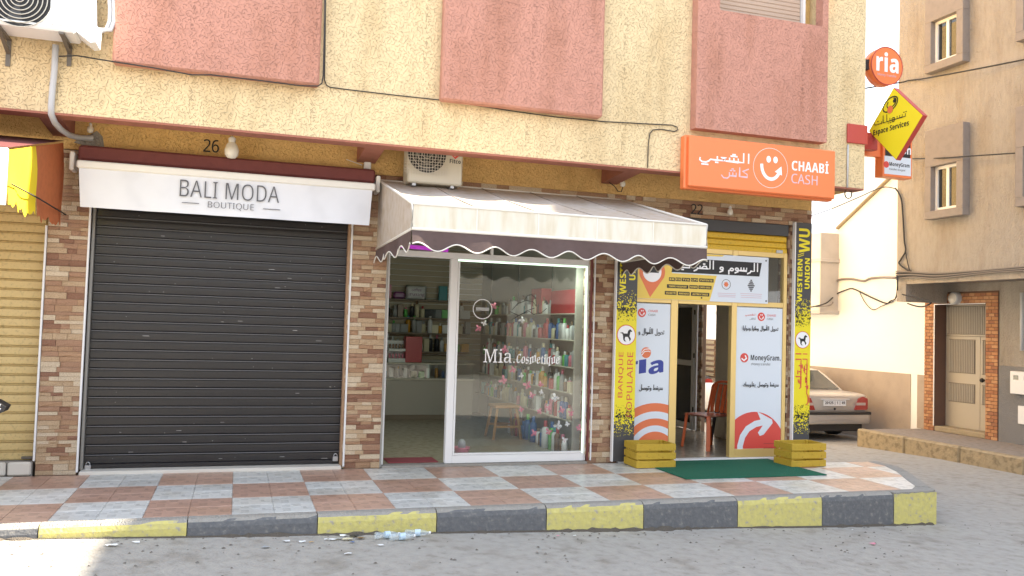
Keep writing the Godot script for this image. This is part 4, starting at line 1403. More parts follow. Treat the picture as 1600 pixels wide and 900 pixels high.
func aircon(called, label, lo: Vector3, hi: Vector3, fan: Vector3, fr: float, body: Material, grid: bool) -> Node3D:
	var t = thing(called, label, "air conditioner", Vector3((lo.x + hi.x) / 2, lo.y, (lo.z + hi.z) / 2))
	part(t, "casing", bx(lo, hi, 0.015), body)
	var z = hi.z + 0.002
	var d = MB.new()
	var disc = PackedVector2Array()
	for i in 40:
		disc.append(Vector2(fan.x + fr * cos(TAU * i / 40.0), fan.y + fr * sin(TAU * i / 40.0)))
	d.prism(disc, z - 0.001, z)
	part(t, "fan_opening", d.done(), M.dark)
	for k in 3:
		var an = TAU * k / 3.0 + 0.4
		var p := PackedVector2Array()
		for e in [[0.2, -0.25], [0.55, -0.5], [0.92, -0.35], [0.95, 0.35], [0.6, 0.3], [0.2, 0.2]]:
			p.append(Vector2(fan.x, fan.y) + Vector2(e[0], 0).rotated(an + e[1] * 0.8) * fr)
		var bl = MB.new()
		bl.prism(p, z + 0.001, z + 0.004)
		part(t, "fan_blade", bl.done(), M.dark_grey)
	var g = MB.new(true)
	var rings = 7 if not grid else 4
	for k in range(1, rings + 1):
		var rr = fr * k / float(rings)
		var a = []
		for i in 36:
			a.append(Vector3(fan.x + rr * cos(TAU * i / 36.0), fan.y + rr * sin(TAU * i / 36.0), z + 0.012))
		g.tube(a, 0.0042 if not grid else 0.0025, 5, true)
	part(t, "fan_guard", g.done(), M.cream_alu)
	if grid:
		var w = MB.new()
		var s = -fr
		while s <= fr + 0.001:
			w.box(Vector3(fan.x + s - 0.002, fan.y - fr - 0.03, z + 0.018), Vector3(fan.x + s + 0.002, fan.y + fr + 0.03, z + 0.021))
			w.box(Vector3(fan.x - fr - 0.03, fan.y + s - 0.002, z + 0.014), Vector3(fan.x + fr + 0.03, fan.y + s + 0.002, z + 0.0175))
			s += fr / 7.0
		part(t, "grille", w.done(), M.cream_alu)
		var lx = (fan.x + fr + hi.x) / 2 + 0.008
		txt(t, "Fitco", "bold", Vector3(lx, px(710, 252, 2, hi.z).y, z), 0.115, 0.045, M.ink_black)
		var ly = px(711, 242, 2, hi.z).y
		var dm = MB.new()
		dm.prism(PackedVector2Array([Vector2(lx, ly - 0.045), Vector2(lx + 0.05, ly), Vector2(lx, ly + 0.045), Vector2(lx - 0.05, ly)]), z - 0.001, z)
		part(t, "emblem", dm.done(), M.ink_red)
		txt(t, "F", "serif bold", Vector3(lx, ly, z + 0.0015), 0.03, 0.04, body)
		for x in [lo.x + 0.05, hi.x - 0.12]:
			part(t, "bracket", bx(Vector3(x, lo.y - 0.03, 0.002), Vector3(x + 0.04, lo.y - 0.001, hi.z - 0.02), 0.003), M.steel)
	return t

# ---------------------------------------------------------------- the cash agency
func poly_part(parent, called, pts: Array, z0: float, z1: float, m, clip := PackedVector2Array()):
	var p := PackedVector2Array(pts)
	var list = [p]
	if clip.size() > 0:
		list = Geometry2D.intersect_polygons(p, clip)
	if list.size() == 0:
		return
	var b = MB.new()
	for q in list:
		b.prism(q, z0, z1)
	part(parent, called, b.done(), m)

func disc_pts(c: Vector3, r: float, n := 32, ry := 0.0) -> Array:
	var a = []
	for i in n:
		a.append(Vector2(c.x + r * cos(TAU * i / n), c.y + (ry if ry > 0 else r) * sin(TAU * i / n)))
	return a

func smile(parent, c: Vector3, r: float, z: float, ring, face, with_ring: bool):
	if with_ring:
		var g = MB.new()
		g.strip(circ(0, 0, r, 48), r * 0.018, 0, Transform3D(Basis(), Vector3(c.x, c.y, z)))
		part(parent, "printed_ring", g.done(), ring)
	else:
		poly_part(parent, "printed_disc", disc_pts(c, r), z - 0.0008, z, ring)
	poly_part(parent, "printed_eye", disc_pts(c + Vector3(-0.12 * r, 0.43 * r, 0), 0.13 * r, 18, 0.17 * r), z + 0.0004, z + 0.001, face)
	poly_part(parent, "printed_eye", disc_pts(c + Vector3(0.28 * r, 0.43 * r, 0), 0.13 * r, 18, 0.17 * r), z + 0.0004, z + 0.001, face)
	var s = MB.new()
	var a = []
	for i in 17:
		var an = lerpf(PI * 1.0, PI * 1.86, i / 16.0)
		a.append(Vector2(0.02 * r + 0.54 * r * cos(an), 0.12 * r + 0.68 * r * sin(an)))
	s.strip(a, 0.17 * r, 0.0, Transform3D(Basis(), Vector3(c.x, c.y, z + 0.0012)))
	var e = a[-1]
	s.prism(PackedVector2Array([e + Vector2(-0.26, 0.0) * r, e + Vector2(0.12, 0.30) * r, e + Vector2(0.16, -0.16) * r]), 0.0, 0.0016, Transform3D(Basis(), Vector3(c.x, c.y, z)))
	part(parent, "printed_smile", s.done(), face)

func horse(parent, c: Vector3, r: float, z: float):
	poly_part(parent, "emblem_rim", disc_pts(c, r * 1.08), z, z + 0.001, M.ink_red)
	poly_part(parent, "emblem_disc", disc_pts(c, r), z + 0.0012, z + 0.002, M.ink_white)
	var p = []
	for q in [[-0.75, 0.22], [-0.4, 0.28], [-0.3, 0.15], [0.12, 0.15], [0.2, 0.45], [0.42, 0.62], [0.66, 0.42], [0.62, 0.32], [0.46, 0.36], [0.42, 0.1], [0.36, -0.12], [0.55, -0.42], [0.40, -0.66], [0.34, -0.44], [0.18, -0.2], [-0.12, -0.2], [-0.18, -0.5], [0.0, -0.7], [-0.22, -0.66], [-0.36, -0.46], [-0.38, -0.1], [-0.46, 0.12]]:
		p.append(Vector2(c.x + q[0] * r, c.y + q[1] * r))
	poly_part(parent, "emblem_horse", p, z + 0.0022, z + 0.003, M.ink_black)

func splatter(x0: float, x1: float, ya: float, yb: float, z: float, count: int, seed_: int) -> Mesh:
	# flecks of ink, dense at ya, sparse at yb
	var r := RandomNumberGenerator.new()
	r.seed = seed_
	var m = MB.new()
	for i in count:
		var f = pow(r.randf(), 1.5)
		var c = Vector2(r.randf_range(x0 + 0.006, x1 - 0.006), lerpf(ya, yb, f))
		var s = r.randf_range(0.003, 0.013) * (1.15 - 0.7 * f)
		var p = PackedVector2Array()
		var n = r.randi_range(4, 6)
		for k in n:
			var an = TAU * k / n
			var q = c + Vector2(cos(an), sin(an)) * s * r.randf_range(0.5, 1.3)
			p.append(Vector2(clampf(q.x, x0, x1), q.y))
		m.prism(p, 0.0, 0.0, Transform3D(Basis(), Vector3(0, 0, z + 0.00002 * i)))
	return m.done()

func transfer_panel(x0, x1, y0, y1, label, left: bool, u_shift: float):
	var z = 0.07
	var t = thing("vertical_sign", label, "sign", Vector3((x0 + x1) / 2, y0, z), "tall yellow and black signs flanking the agency")
	part(t, "board", bx(Vector3(x0, y0, 0.02), Vector3(x1, y1, z), 0.003), M.dark_grey)
	part(t, "edge_strip", bx(Vector3(x0 - 0.012, y0, 0.02), Vector3(x0 - 0.001, y1, z + 0.004)), M.ink_white)
	var ya = px(1254, 652, 2, z).y
	var yb = px(1254, 492, 2, z).y
	part(t, "yellow_print", bx(Vector3(x0 + 0.001, ya, z), Vector3(x1 - 0.001, yb, z + 0.001)), M.ink_yellow)
	part(t, "ink_flecks", splatter(x0, x1, ya, px(1254, 678, 2, z).y, z + 0.0012, 170, 5 + int(left)), M.ink_yellow).set_meta("kind", "stuff")
	part(t, "ink_flecks", splatter(x0, x1, ya, px(1254, 632, 2, z).y, z + 0.006, 110, 9 + int(left)), M.ink_black).set_meta("kind", "stuff")
	part(t, "ink_flecks", splatter(x0, x1, yb, px(1254, 466, 2, z).y, z + 0.0012, 150, 15 + int(left)), M.ink_yellow).set_meta("kind", "stuff")
	part(t, "ink_flecks", splatter(x0, x1, yb, px(1254, 512, 2, z).y, z + 0.006, 120, 19 + int(left)), M.ink_black).set_meta("kind", "stuff")
	var w = x1 - x0
	var tb_ = Basis(Vector3.UP, Vector3.LEFT, Vector3.BACK)
	var zt = z + 0.003
	var yy = func(v): return px(1254, v, 2, z).y
	txt(t, "WESTERN", "bold heavy", Vector3(x0 + w * 0.27, (yy.call(405) + yy.call(472)) / 2, zt), yy.call(405) - yy.call(472), w * 0.30, M.ink_yellow, tb_)
	txt(t, "UNION", "bold heavy", Vector3(x0 + w * 0.73, (yy.call(403) + yy.call(451)) / 2, zt), yy.call(403) - yy.call(451), w * 0.30, M.ink_yellow, tb_)
	txt(t, "WU", "bold heavy", Vector3(x0 + w * 0.52, (yy.call(357) + yy.call(395)) / 2, zt), yy.call(357) - yy.call(395), w * 0.68, M.ink_yellow, tb_)
	for k in 2:
		var s0 = yy.call(402 - k * 3)
		var sb = MB.new()
		sb.strip([Vector2(x0 + w * 0.14, s0), Vector2(x0 + w * 0.5, s0 + 0.03)], 0.008, zt)
		part(t, "printed_slash", sb.done(), M.ink_yellow)
	horse(t, Vector3(x0 + w * 0.5, yy.call(531), 0), w * 0.42, zt)
	if left:
		txt(t, "BANQUE", "sans", Vector3(x0 + w * 0.30, (yy.call(556) + yy.call(622)) / 2, zt), yy.call(556) - yy.call(622), w * 0.27, M.ink_red, tb_)
		txt(t, "POPULAIRE", "sans", Vector3(x0 + w * 0.72, (yy.call(556) + yy.call(650)) / 2, zt), yy.call(556) - yy.call(650), w * 0.27, M.ink_red, tb_)
	else:
		arabic(t, "البنك", Vector3(x0 + w * 0.30, (yy.call(553) + yy.call(607)) / 2, zt), yy.call(553) - yy.call(607), w * 0.40, 0.24, M.ink_red, tb_)
		arabic(t, "الشعبي", Vector3(x0 + w * 0.74, (yy.call(553) + yy.call(632)) / 2, zt), yy.call(553) - yy.call(632), w * 0.40, 0.24, M.ink_red, tb_)

func crate(at: Vector3, turn: float, label):
	var t = thing("wooden_crate", label, "crate", at, "yellow crates beside the agency door")
	t.rotation.y = turn
	var w = 0.47
	var d = 0.33
	var h = 0.27
	var add = func(lo, hi, called):
		var o := MeshInstance3D.new()
		o.name = called
		o.mesh = bx(lo, hi, 0.003)
		o.material_override = M.crate_wood
		t.add_child(o, true)
		return o
	for k in 3:
		var y = 0.004 + k * 0.092
		var hh = 0.074 + rng.randf_range(-0.004, 0.004)
		var o = add.call(Vector3(-w / 2, y, d / 2 - 0.012), Vector3(w / 2, y + hh, d / 2), "slat")
		o.rotation.z = rng.randf_range(-0.008, 0.008)
		add.call(Vector3(-w / 2, y, -d / 2), Vector3(w / 2, y + hh, -d / 2 + 0.012), "slat")
		for s in [-1.0, 1.0]:
			o = add.call(Vector3(s * w / 2 - 0.006 - s * 0.007, y + 0.002, -d / 2 + 0.013), Vector3(s * w / 2 + 0.006 - s * 0.007, y + hh, d / 2 - 0.013), "slat")
			o.rotation.x = rng.randf_range(-0.01, 0.01)
	for sx in [-1.0, 1.0]:
		for sz in [-1.0, 1.0]:
			add.call(Vector3(sx * (w / 2 - 0.03) - 0.014, 0.0, sz * (d / 2 - 0.026) - 0.013), Vector3(sx * (w / 2 - 0.03) + 0.014, h - 0.006, sz * (d / 2 - 0.026) + 0.013), "corner_post")
	add.call(Vector3(-w / 2 + 0.014, 0.002, -d / 2 + 0.014), Vector3(w / 2 - 0.014, 0.012, d / 2 - 0.014), "bottom_board")

func plastic_chair(at: Vector3, turn: float, m, label):
	# facing +z in its own axes
	var t = thing("plastic_chair", label, "chair", at, "plastic chairs inside the agency")
	t.rotation.y = turn
	var add = func(mesh, called):
		var o := MeshInstance3D.new()
		o.name = called
		o.mesh = mesh
		o.material_override = m
		t.add_child(o, true)
	var s = MB.new(true)
	for i in 8:
		for j in 8:
			for lay in [0.0, -0.014]:
				var q = []
				for c in [[i, j], [i + 1, j], [i + 1, j + 1], [i, j + 1]]:
					var u = c[0] / 8.0 * 2 - 1
					var v = c[1] / 8.0 * 2 - 1
					q.append(Vector3(u * (0.215 - 0.02 * v * -1), 0.43 - 0.018 * (1 - u * u) * (1 - v * v) - 0.02 * maxf(0, v - 0.7), v * 0.21) + Vector3(0, lay, 0))
				s.face(q, Vector3.UP if lay == 0.0 else Vector3.DOWN)
	add.call(s.done(), "seat")
	for e in [[-1, 1], [1, 1], [-1, -1], [1, -1]]:
		var l = MB.new()
		l.bar(Vector3(e[0] * 0.235, 0, e[1] * (0.22 if e[1] > 0 else 0.27)), Vector3(e[0] * 0.195, 0.43, e[1] * 0.185), 0.05, 0.035, 0.006)
		add.call(l.done(), "leg")
	for k in 5:
		var b = MB.new(true)
		var x = (k - 2) * 0.078
		var p = []
		for i in 7:
			var f = i / 6.0
			p.append(Vector3(x * (1.0 + 0.1 * sin(PI * f)), 0.44 + f * 0.36, -0.2 - 0.07 * f - 0.02 * (1 - pow(x / 0.2, 2))))
		for i in 6:
			var hw = 0.028
			b.quad(p[i] + Vector3(-hw, 0, 0.006), p[i] + Vector3(hw, 0, 0.006), p[i + 1] + Vector3(hw, 0, 0.006), p[i + 1] + Vector3(-hw, 0, 0.006))
			b.quad(p[i] + Vector3(hw, 0, -0.006), p[i] + Vector3(-hw, 0, -0.006), p[i + 1] + Vector3(-hw, 0, -0.006), p[i + 1] + Vector3(hw, 0, -0.006))
		add.call(b.done(), "back_slat")
	var rim = []
	for i in 13:
		var an = PI * i / 12.0
		rim.append(Vector3(0.215 * cos(an), 0.74 + 0.10 * sin(an), -0.265))
	rim.push_front(Vector3(0.21, 0.43, -0.19))
	rim.append(Vector3(-0.21, 0.43, -0.19))
	add.call(tb(rim, 0.016, 8), "back_frame")

func cash_shop():
	var f = thing("agency_shopfront", "gold aluminium shop front of the cash agency with open middle doorway", "shop front", Vector3(5.25, 0.02, -0.04))
	var posts = [[4.126, 4.165], [4.776, 4.866], [5.582, 5.652], [6.298, 6.345]]
	for p in posts:
		part(f, "post", bx(Vector3(p[0], 0.026, -0.08), Vector3(p[1], 2.48, -0.005), 0.004), M.gold_alu)
	for b in [[4.166, 4.775, 1.815, 1.875], [4.867, 5.581, 1.815, 1.875], [5.653, 6.297, 1.815, 1.875], [4.166, 4.775, 0.026, 0.12], [5.653, 6.297, 0.026, 0.12], [4.166, 4.775, 2.42, 2.48], [4.867, 5.581, 2.42, 2.48], [5.653, 6.297, 2.42, 2.48]]:
		part(f, "rail", bx(Vector3(b[0], b[2], -0.075), Vector3(b[1], b[3], -0.009), 0.004), M.gold_alu)
	for g in [[4.166, 4.775, 0.121, 1.814], [5.653, 6.297, 0.121, 1.814], [4.166, 4.775, 1.876, 2.419], [4.867, 5.581, 1.876, 2.419], [5.653, 6.297, 1.876, 2.419]]:
		part(f, "pane", bx(Vector3(g[0], g[2], -0.045), Vector3(g[1], g[3], -0.039)), M.glass)
	part(f, "blackout_panel", bx(Vector3(4.13, 2.481, -0.07), Vector3(6.36, 2.82, -0.06)), M.dark_grey)
	# half rolled yellow shutter above the doorway
	var ys = thing("rolled_shutter", "rolled up bright yellow shutter above the cash agency doorway", "shutter", Vector3(5.2, 2.45, -0.03))
	var x0 = 4.13
	var x1 = 6.352
	part(ys, "shutter_box", bx(Vector3(x0, 2.69, -0.06), Vector3(x1, 2.826, 0.0), 0.004), M.dark_grey)
	var sl = slat_mesh(x1 - x0 - 0.02, 0.075)
	for i in 2:
		piece(ys, "slat", sl, M.bright_yellow, Transform3D(Basis(), Vector3((x0 + x1) / 2, 2.538 + i * 0.076, -0.045)))
	part(ys, "bottom_bar", bx(Vector3(x0 + 0.01, 2.452, -0.055), Vector3(x1 - 0.01, 2.535, -0.012), 0.006), M.bright_yellow)
	part(ys, "side_lock", bx(Vector3(6.18, 2.475, -0.012), Vector3(6.27, 2.515, 0.006), 0.004), M.steel)
	# ---- banner over the door
	var bz = 0.012
	var bn = thing("tax_banner", "yellow, white and black printed banner with small labels across the agency front", "banner", Vector3(5.1, 1.87, bz))
	var P = func(X, Y): return px(955.0 + X / 5.079, 340.0 + Y / 5.079, 2, bz)
	var bl = P.call(210, 640)
	var br = P.call(1243, 678)
	var top = P.call(1243, 318).y
	var bx0 = 4.13
	var by0 = minf(bl.y, br.y)
	part(bn, "sheet", bx(Vector3(bx0, by0, 0.002), Vector3(br.x, top, bz)), M.poster_white)
	var P2 = func(X, Y):
		var p = P.call(X, Y)
		return Vector2(clampf(p.x, bx0 + 0.002, br.x - 0.002), clampf(p.y, by0 + 0.002, top - 0.002))
	poly_part(bn, "printed_field", [Vector2(bx0 + 0.002, by0 + 0.002), P2.call(780, 670), P2.call(838, 462), P2.call(480, 440), P2.call(600, 300), P2.call(880, 310), P2.call(900, 290), Vector2(bx0 + 0.002, top - 0.002)], bz, bz + 0.0008, M.ink_gold)
	poly_part(bn, "printed_bar", [P2.call(478, 432), P2.call(1175, 468), P2.call(1195, 360), P2.call(500, 318)], bz + 0.001, bz + 0.002, M.ink_black)
	var ac = P.call(850, 398)
	arabic(bn, "الرسوم و الضرائب", Vector3(ac.x, ac.y + 0.004, bz + 0.003), P.call(1165, 400).x - P.call(535, 380).x, 0.145, 0.2, M.ink_white)
	var pin = P.call(325, 430)
	var pp = []
	for i in 25:
		var an = lerpf(-0.35, PI + 0.35, i / 24.0)
		pp.append(Vector2(pin.x + 0.165 * cos(an), pin.y + 0.165 * sin(an)))
	pp.append(Vector2(pin.x - 0.02, P.call(310, 632).y))
	poly_part(bn, "printed_pin", pp, bz + 0.001, bz + 0.002, M.ink_orange)
	poly_part(bn, "printed_pin_disc", disc_pts(pin, 0.118), bz + 0.0025, bz + 0.0032, M.ink_white)
	poly_part(bn, "printed_roof", [Vector2(pin.x - 0.085, pin.y - 0.01), Vector2(pin.x + 0.085, pin.y - 0.01), Vector2(pin.x + 0.07, pin.y + 0.03), Vector2(pin.x, pin.y + 0.08), Vector2(pin.x - 0.07, pin.y + 0.03)], bz + 0.0036, bz + 0.0042, M.ink_black)
	var rows = [[[458, 505, 488, "IR"], [510, 552, 489, "IS"], [558, 625, 491, "TVA"], [632, 690, 493, "CPU"], [698, 812, 496, "PATENTE"]], [[442, 612, 543, "TIMBRE PASSEPORT"], [620, 686, 549, "PERMIS"], [692, 795, 552, "CARTE GRISE"]], [[425, 518, 596, "VIGNETTE"], [528, 622, 601, "AMENDES"], [632, 778, 606, "AUTRES TAXES"]]]
	for r in rows:
		for e in r:
			var q0 = P.call(e[0], e[2])
			var q1 = P.call(e[1], e[2] + (e[1] - e[0]) * 0.045)
			var yy = (q0.y + q1.y) / 2
			part(bn, "printed_label", bx(Vector3(q0.x, yy - 0.021, bz + 0.001), Vector3(q1.x, yy + 0.021, bz + 0.002)), M.ink_black)
			txt(bn, e[3], "bold", Vector3((q0.x + q1.x) / 2, yy, bz + 0.0025), (q1.x - q0.x) * 0.84, 0.021, M.ink_gold)
	var l1 = P.call(912, 530)
	var rg = MB.new()
	rg.strip(circ(0, 0, 0.058, 24), 0.006, 0, Transform3D(Basis(), Vector3(l1.x, l1.y, bz + 0.002)))
	part(bn, "printed_ring", rg.done(), M.ink_grey)
	var star = []
	for i in 16:
		var rr = 0.036 if i % 2 == 0 else 0.024
		star.append(Vector2(l1.x + rr * cos(TAU * i / 16), l1.y + rr * sin(TAU * i / 16)))
	poly_part(bn, "printed_star", star, bz + 0.001, bz + 0.002, M.ink_orange)
	var l2 = P.call(1110, 540)
	for k in 7:
		var yk = (k - 3) * 0.021
		var wk = 0.048 * (1.0 - absf(yk) / 0.082)
		part(bn, "printed_stripe", bx(Vector3(l2.x - wk, l2.y + yk - 0.008, bz + 0.001), Vector3(l2.x + wk, l2.y + yk + 0.008, bz + 0.002)), M.ink_grey)
	for e in [[845, 988, 597], [845, 988, 612], [850, 985, 624], [1025, 1195, 600], [1028, 1192, 615], [1028, 1192, 630]]:
		var q0 = P.call(e[0], e[2])
		var q1 = P.call(e[1], e[2] + 6)
		part(bn, "small_print", bx(Vector3(q0.x, q0.y - 0.006, bz + 0.001), Vector3(q1.x, q0.y + 0.001, bz + 0.002)), M.ink_lilac)
	for e in [[1228, 343], [1228, 662], [716, 637]]:
		var q = P.call(e[0], e[1])
		poly_part(bn, "eyelet", disc_pts(q, 0.01, 10), bz + 0.002, bz + 0.005, M.ink_black)
	# ---- poster on the left pane
	var z = -0.022
	var pz = z + 0.001
	var pl = thing("agency_poster", "white poster with blue letters and orange arcs on the agency's pane", "poster", Vector3(4.47, 0.13, z))
	var clip := PackedVector2Array([Vector2(4.168, 0.123), Vector2(4.773, 0.123), Vector2(4.773, 1.80), Vector2(4.168, 1.80)])
	part(pl, "sheet", bx(Vector3(4.167, 0.122, z - 0.004), Vector3(4.774, 1.803, z)), M.poster_white)
	smile(pl, px(1003, 488.5, 2, pz), 0.052, pz, M.ink_red, M.ink_white, false)
	txt(pl, "CHAABI", "sans", px(1020.5, 486, 2, pz), 0.12, 0.026, M.ink_red)
	txt(pl, "CASH", "sans", px(1018.5, 492, 2, pz), 0.085, 0.024, M.ink_grey)
	arabic(pl, "تحويل الأموال و", px(1018, 518, 2, pz), 0.33, 0.09, 0.17, M.ink_black)
	arabic(pl, "سيفط وتوصل", px(1017, 606, 2, pz), 0.30, 0.075, 0.17, M.ink_black)
	txt(pl, "r", "bold heavy slant", px(989, 574, 2, pz), 0.12, 0.15, M.ink_blue)
	txt(pl, "ı", "bold heavy slant", px(1004, 572.5, 2, pz), 0.09, 0.17, M.ink_blue)
	txt(pl, "a", "bold heavy slant", px(1025, 573.5, 2, pz), 0.19, 0.165, M.ink_blue)
	var ball = px(1009.5, 551, 2, pz)
	poly_part(pl, "printed_ball", disc_pts(ball, 0.062), pz, pz + 0.001, M.ink_orange)
	for k in 2:
		var sb = MB.new()
		sb.strip(v2([-0.055, -0.03 + k * 0.03, -0.02, 0.012 + k * 0.026, 0.03, 0.018 + k * 0.026, 0.05, 0.01 + k * 0.03]), 0.009, 0, Transform3D(Basis(), ball + Vector3(0, 0, 0.0016)))
		part(pl, "printed_streak", sb.done(), M.ink_white)
	var ac2 = px(1020, 712, 2, pz)
	ac2.x += 0.02
	var rad = [0.60, 0.505, 0.425, 0.345, 0.275]
	for k in 5:
		poly_part(pl, "printed_arc", disc_pts(ac2, rad[k], 64), pz + 0.0002 + k * 0.0008, pz + 0.0009 + k * 0.0008, M.ink_orange if k % 2 == 0 else M.poster_white, clip)
	# ---- poster on the right pane
	var pr = thing("agency_poster", "white poster with red disc and white arrow on the agency's pane", "poster", Vector3(5.97, 0.13, z))
	part(pr, "sheet", bx(Vector3(5.654, 0.122, z - 0.004), Vector3(6.296, 1.803, z)), M.poster_white)
	var clr := PackedVector2Array([Vector2(5.656, 0.124), Vector2(6.294, 0.124), Vector2(6.294, 1.80), Vector2(5.656, 1.80)])
	smile(pr, px(1189.5, 495, 2, pz), 0.052, pz, M.ink_red, M.ink_white, false)
	txt(pr, "CHAABI", "sans", px(1205.5, 493, 2, pz), 0.125, 0.026, M.ink_red)
	txt(pr, "CASH", "sans", px(1203, 498.5, 2, pz), 0.085, 0.024, M.ink_grey)
	arabic(pr, "الشعبي", px(1172.5, 492, 2, pz), 0.15, 0.032, 0.2, M.ink_red)
	arabic(pr, "كاش", px(1176, 498, 2, pz), 0.085, 0.026, 0.2, M.ink_grey)
	arabic(pr, "تحويل الأموال وطنيا ودوليا", px(1188.5, 513, 2, pz), 0.50, 0.072, 0.18, M.ink_black)
	arabic(pr, "سيفط وتوصل بفلوسك", px(1188.5, 601, 2, pz), 0.50, 0.066, 0.18, M.ink_black)
	var mg = px(1163, 559, 2, pz)
	poly_part(pr, "printed_disc", disc_pts(mg, 0.056), pz, pz + 0.001, M.ink_red)
	var ms = MB.new()
	ms.strip(v2([-0.035, -0.01, -0.005, -0.032, 0.03, -0.005, 0.012, 0.025]), 0.016, 0, Transform3D(Basis(), mg + Vector3(0, 0, 0.0016)))
	part(pr, "printed_arrow", ms.done(), M.ink_white)
	txt(pr, "MoneyGram.", "bold", px(1196.5, 560.5, 2, pz), 0.42, 0.085, M.ink_black)
	txt(pr, "money transfer", "slant", px(1189, 569.5, 2, pz), 0.27, 0.045, M.ink_grey)
	var rc = px(1178, 700, 2, pz)
	poly_part(pr, "printed_disc", disc_pts(rc, 0.43, 64), pz + 0.0002, pz + 0.001, M.ink_red, clr)
	var ar = MB.new()
	var path = []
	for q in [[1157, 712], [1156, 697], [1160, 682], [1168, 670], [1180, 662.5], [1197, 658.5]]:
		var w = px(q[0], q[1], 2, pz)
		path.append(Vector2(w.x, w.y))
	ar.strip(path, 0.075, 0.0, Transform3D(Basis(), Vector3(0, 0, pz + 0.0022)))
	var h = []
	for q in [[1183, 643], [1196, 650], [1206, 655.5], [1207, 661], [1193, 679], [1187, 681], [1184, 676], [1192, 664.5]]:
		var w = px(q[0], q[1], 2, pz)
		h.append(Vector2(w.x, w.y))
	ar.prism(PackedVector2Array(h), pz + 0.0012, pz + 0.0030)
	part(pr, "printed_arrow", ar.done(), M.poster_white)
	for v in [693, 700]:
		var q = px(1193, v, 2, pz + 0.002)
		part(pr, "small_print", bx(Vector3(q.x, q.y - 0.006, pz + 0.0012), Vector3(q.x + 0.16, q.y + 0.004, pz + 0.002)), M.sign_red)
	# ---- tall signs, crates, mat
	transfer_panel(4.045, 4.30, 0.02, 2.42, "tall yellow and black bank sign with red Latin lettering beside the cosmetics shop's pillar", true, 0)
	transfer_panel(6.405, 6.635, 0.02, 2.86, "tall yellow and black bank sign with red Arabic lettering at the street corner", false, 0)
	crate(Vector3(4.39, 0.002, 0.285), -0.02, "yellow slatted wooden crate under the sign with red Latin lettering")
	crate(Vector3(6.215, 0.002, 0.46), 0.02, "yellow slatted wooden crate under the sign with red Arabic lettering")
	one("green_carpet", bx(Vector3(4.375, 0.002, 0.05), Vector3(6.07, 0.012, 1.12), 0.002), M.green_mat, "green carpet strip laid before the cash agency doorway", "carpet")
	# ---- inside
	var so = thing("side_door", "white framed glazed side door of the cash agency opening to the side street", "door", Vector3(6.5, 0.02, -2.3))
	var za = px(1060, 600, 0, 6.52).z
	var zb = px(1079, 600, 0, 6.52).z
	var zc = px(1088, 600, 0, 6.52).z
	var sd = MB.new()
	for y in [[0.03, 0.12], [0.98, 1.06], [1.86, 1.93]]:
		sd.box(Vector3(6.525, y[0], za - 0.1), Vector3(6.56, y[1], zb))
	sd.box(Vector3(6.524, 0.025, zb), Vector3(6.562, 1.97, zb + 0.07))
	sd.box(Vector3(6.526, 0.03, zb + 0.09), Vector3(6.545, 2.0, zc - 0.02))
	part(so, "frame", sd.done(), M.white_alu)
	part(so, "pane", bx(Vector3(6.54, 0.12, za - 0.1), Vector3(6.546, 1.86, zb)), M.dark_glass)
	for y in [0.3, 1.1, 1.75]:
		part(so, "hinge", bx(Vector3(6.515, y, zb + 0.07), Vector3(6.525, y + 0.07, zb + 0.09)), M.dark)
	var sp = part(so, "stone_jamb", bx(Vector3(6.60, 0.02, px(1089, 600, 0, 6.6).z), Vector3(6.655, 2.14, px(1097, 600, 0, 6.6).z)), M.mortar)
	stones(sp, Vector3(6.602, 0.02, px(1089, 600, 0, 6.6).z), Basis(Vector3.BACK, Vector3.UP, Vector3.LEFT), px(1097, 600, 0, 6.6).z - px(1089, 600, 0, 6.6).z, 2.1, 0.1)
	var oc = px(1106, 704, 1, 0.022)
	plastic_chair(oc + Vector3(0.12, 0, -0.2), -1.35, M.orange_plastic, "orange plastic chair with slatted back just inside the agency doorway")
	plastic_chair(oc + Vector3(0.62, 0, -0.35), -1.5, M.dark_grey, "dark plastic chair behind the orange one in the agency")
	var rd = Vector3(6.515, 1.28, -1.15)
	var rs = thing("round_wall_sign", "round dark red sign with pale middle on the agency's inner side wall", "sign", rd)
	for k in 2:
		var m = MB.new()
		m.lathe([Vector2(0, 0), Vector2([0.27, 0.17][k], 0), Vector2([0.27, 0.17][k], 0.012 + k * 0.006), Vector2(0, 0.012 + k * 0.006)], 32, Transform3D(Basis(Vector3.FORWARD, PI / 2 * -1.0) * Basis(), rd))
		part(rs, ["sign_rim", "sign_face"][k], m.done(), [M.pack_red, M.pack_grey][k])

# ---------------------------------------------------------------- things on the fascia and at the corner
func pixel_path(list: Array, axis: int, value: float) -> Array:
	var a = []
	for q in list:
		a.append(px(q[0], q[1], axis, value))
	return a

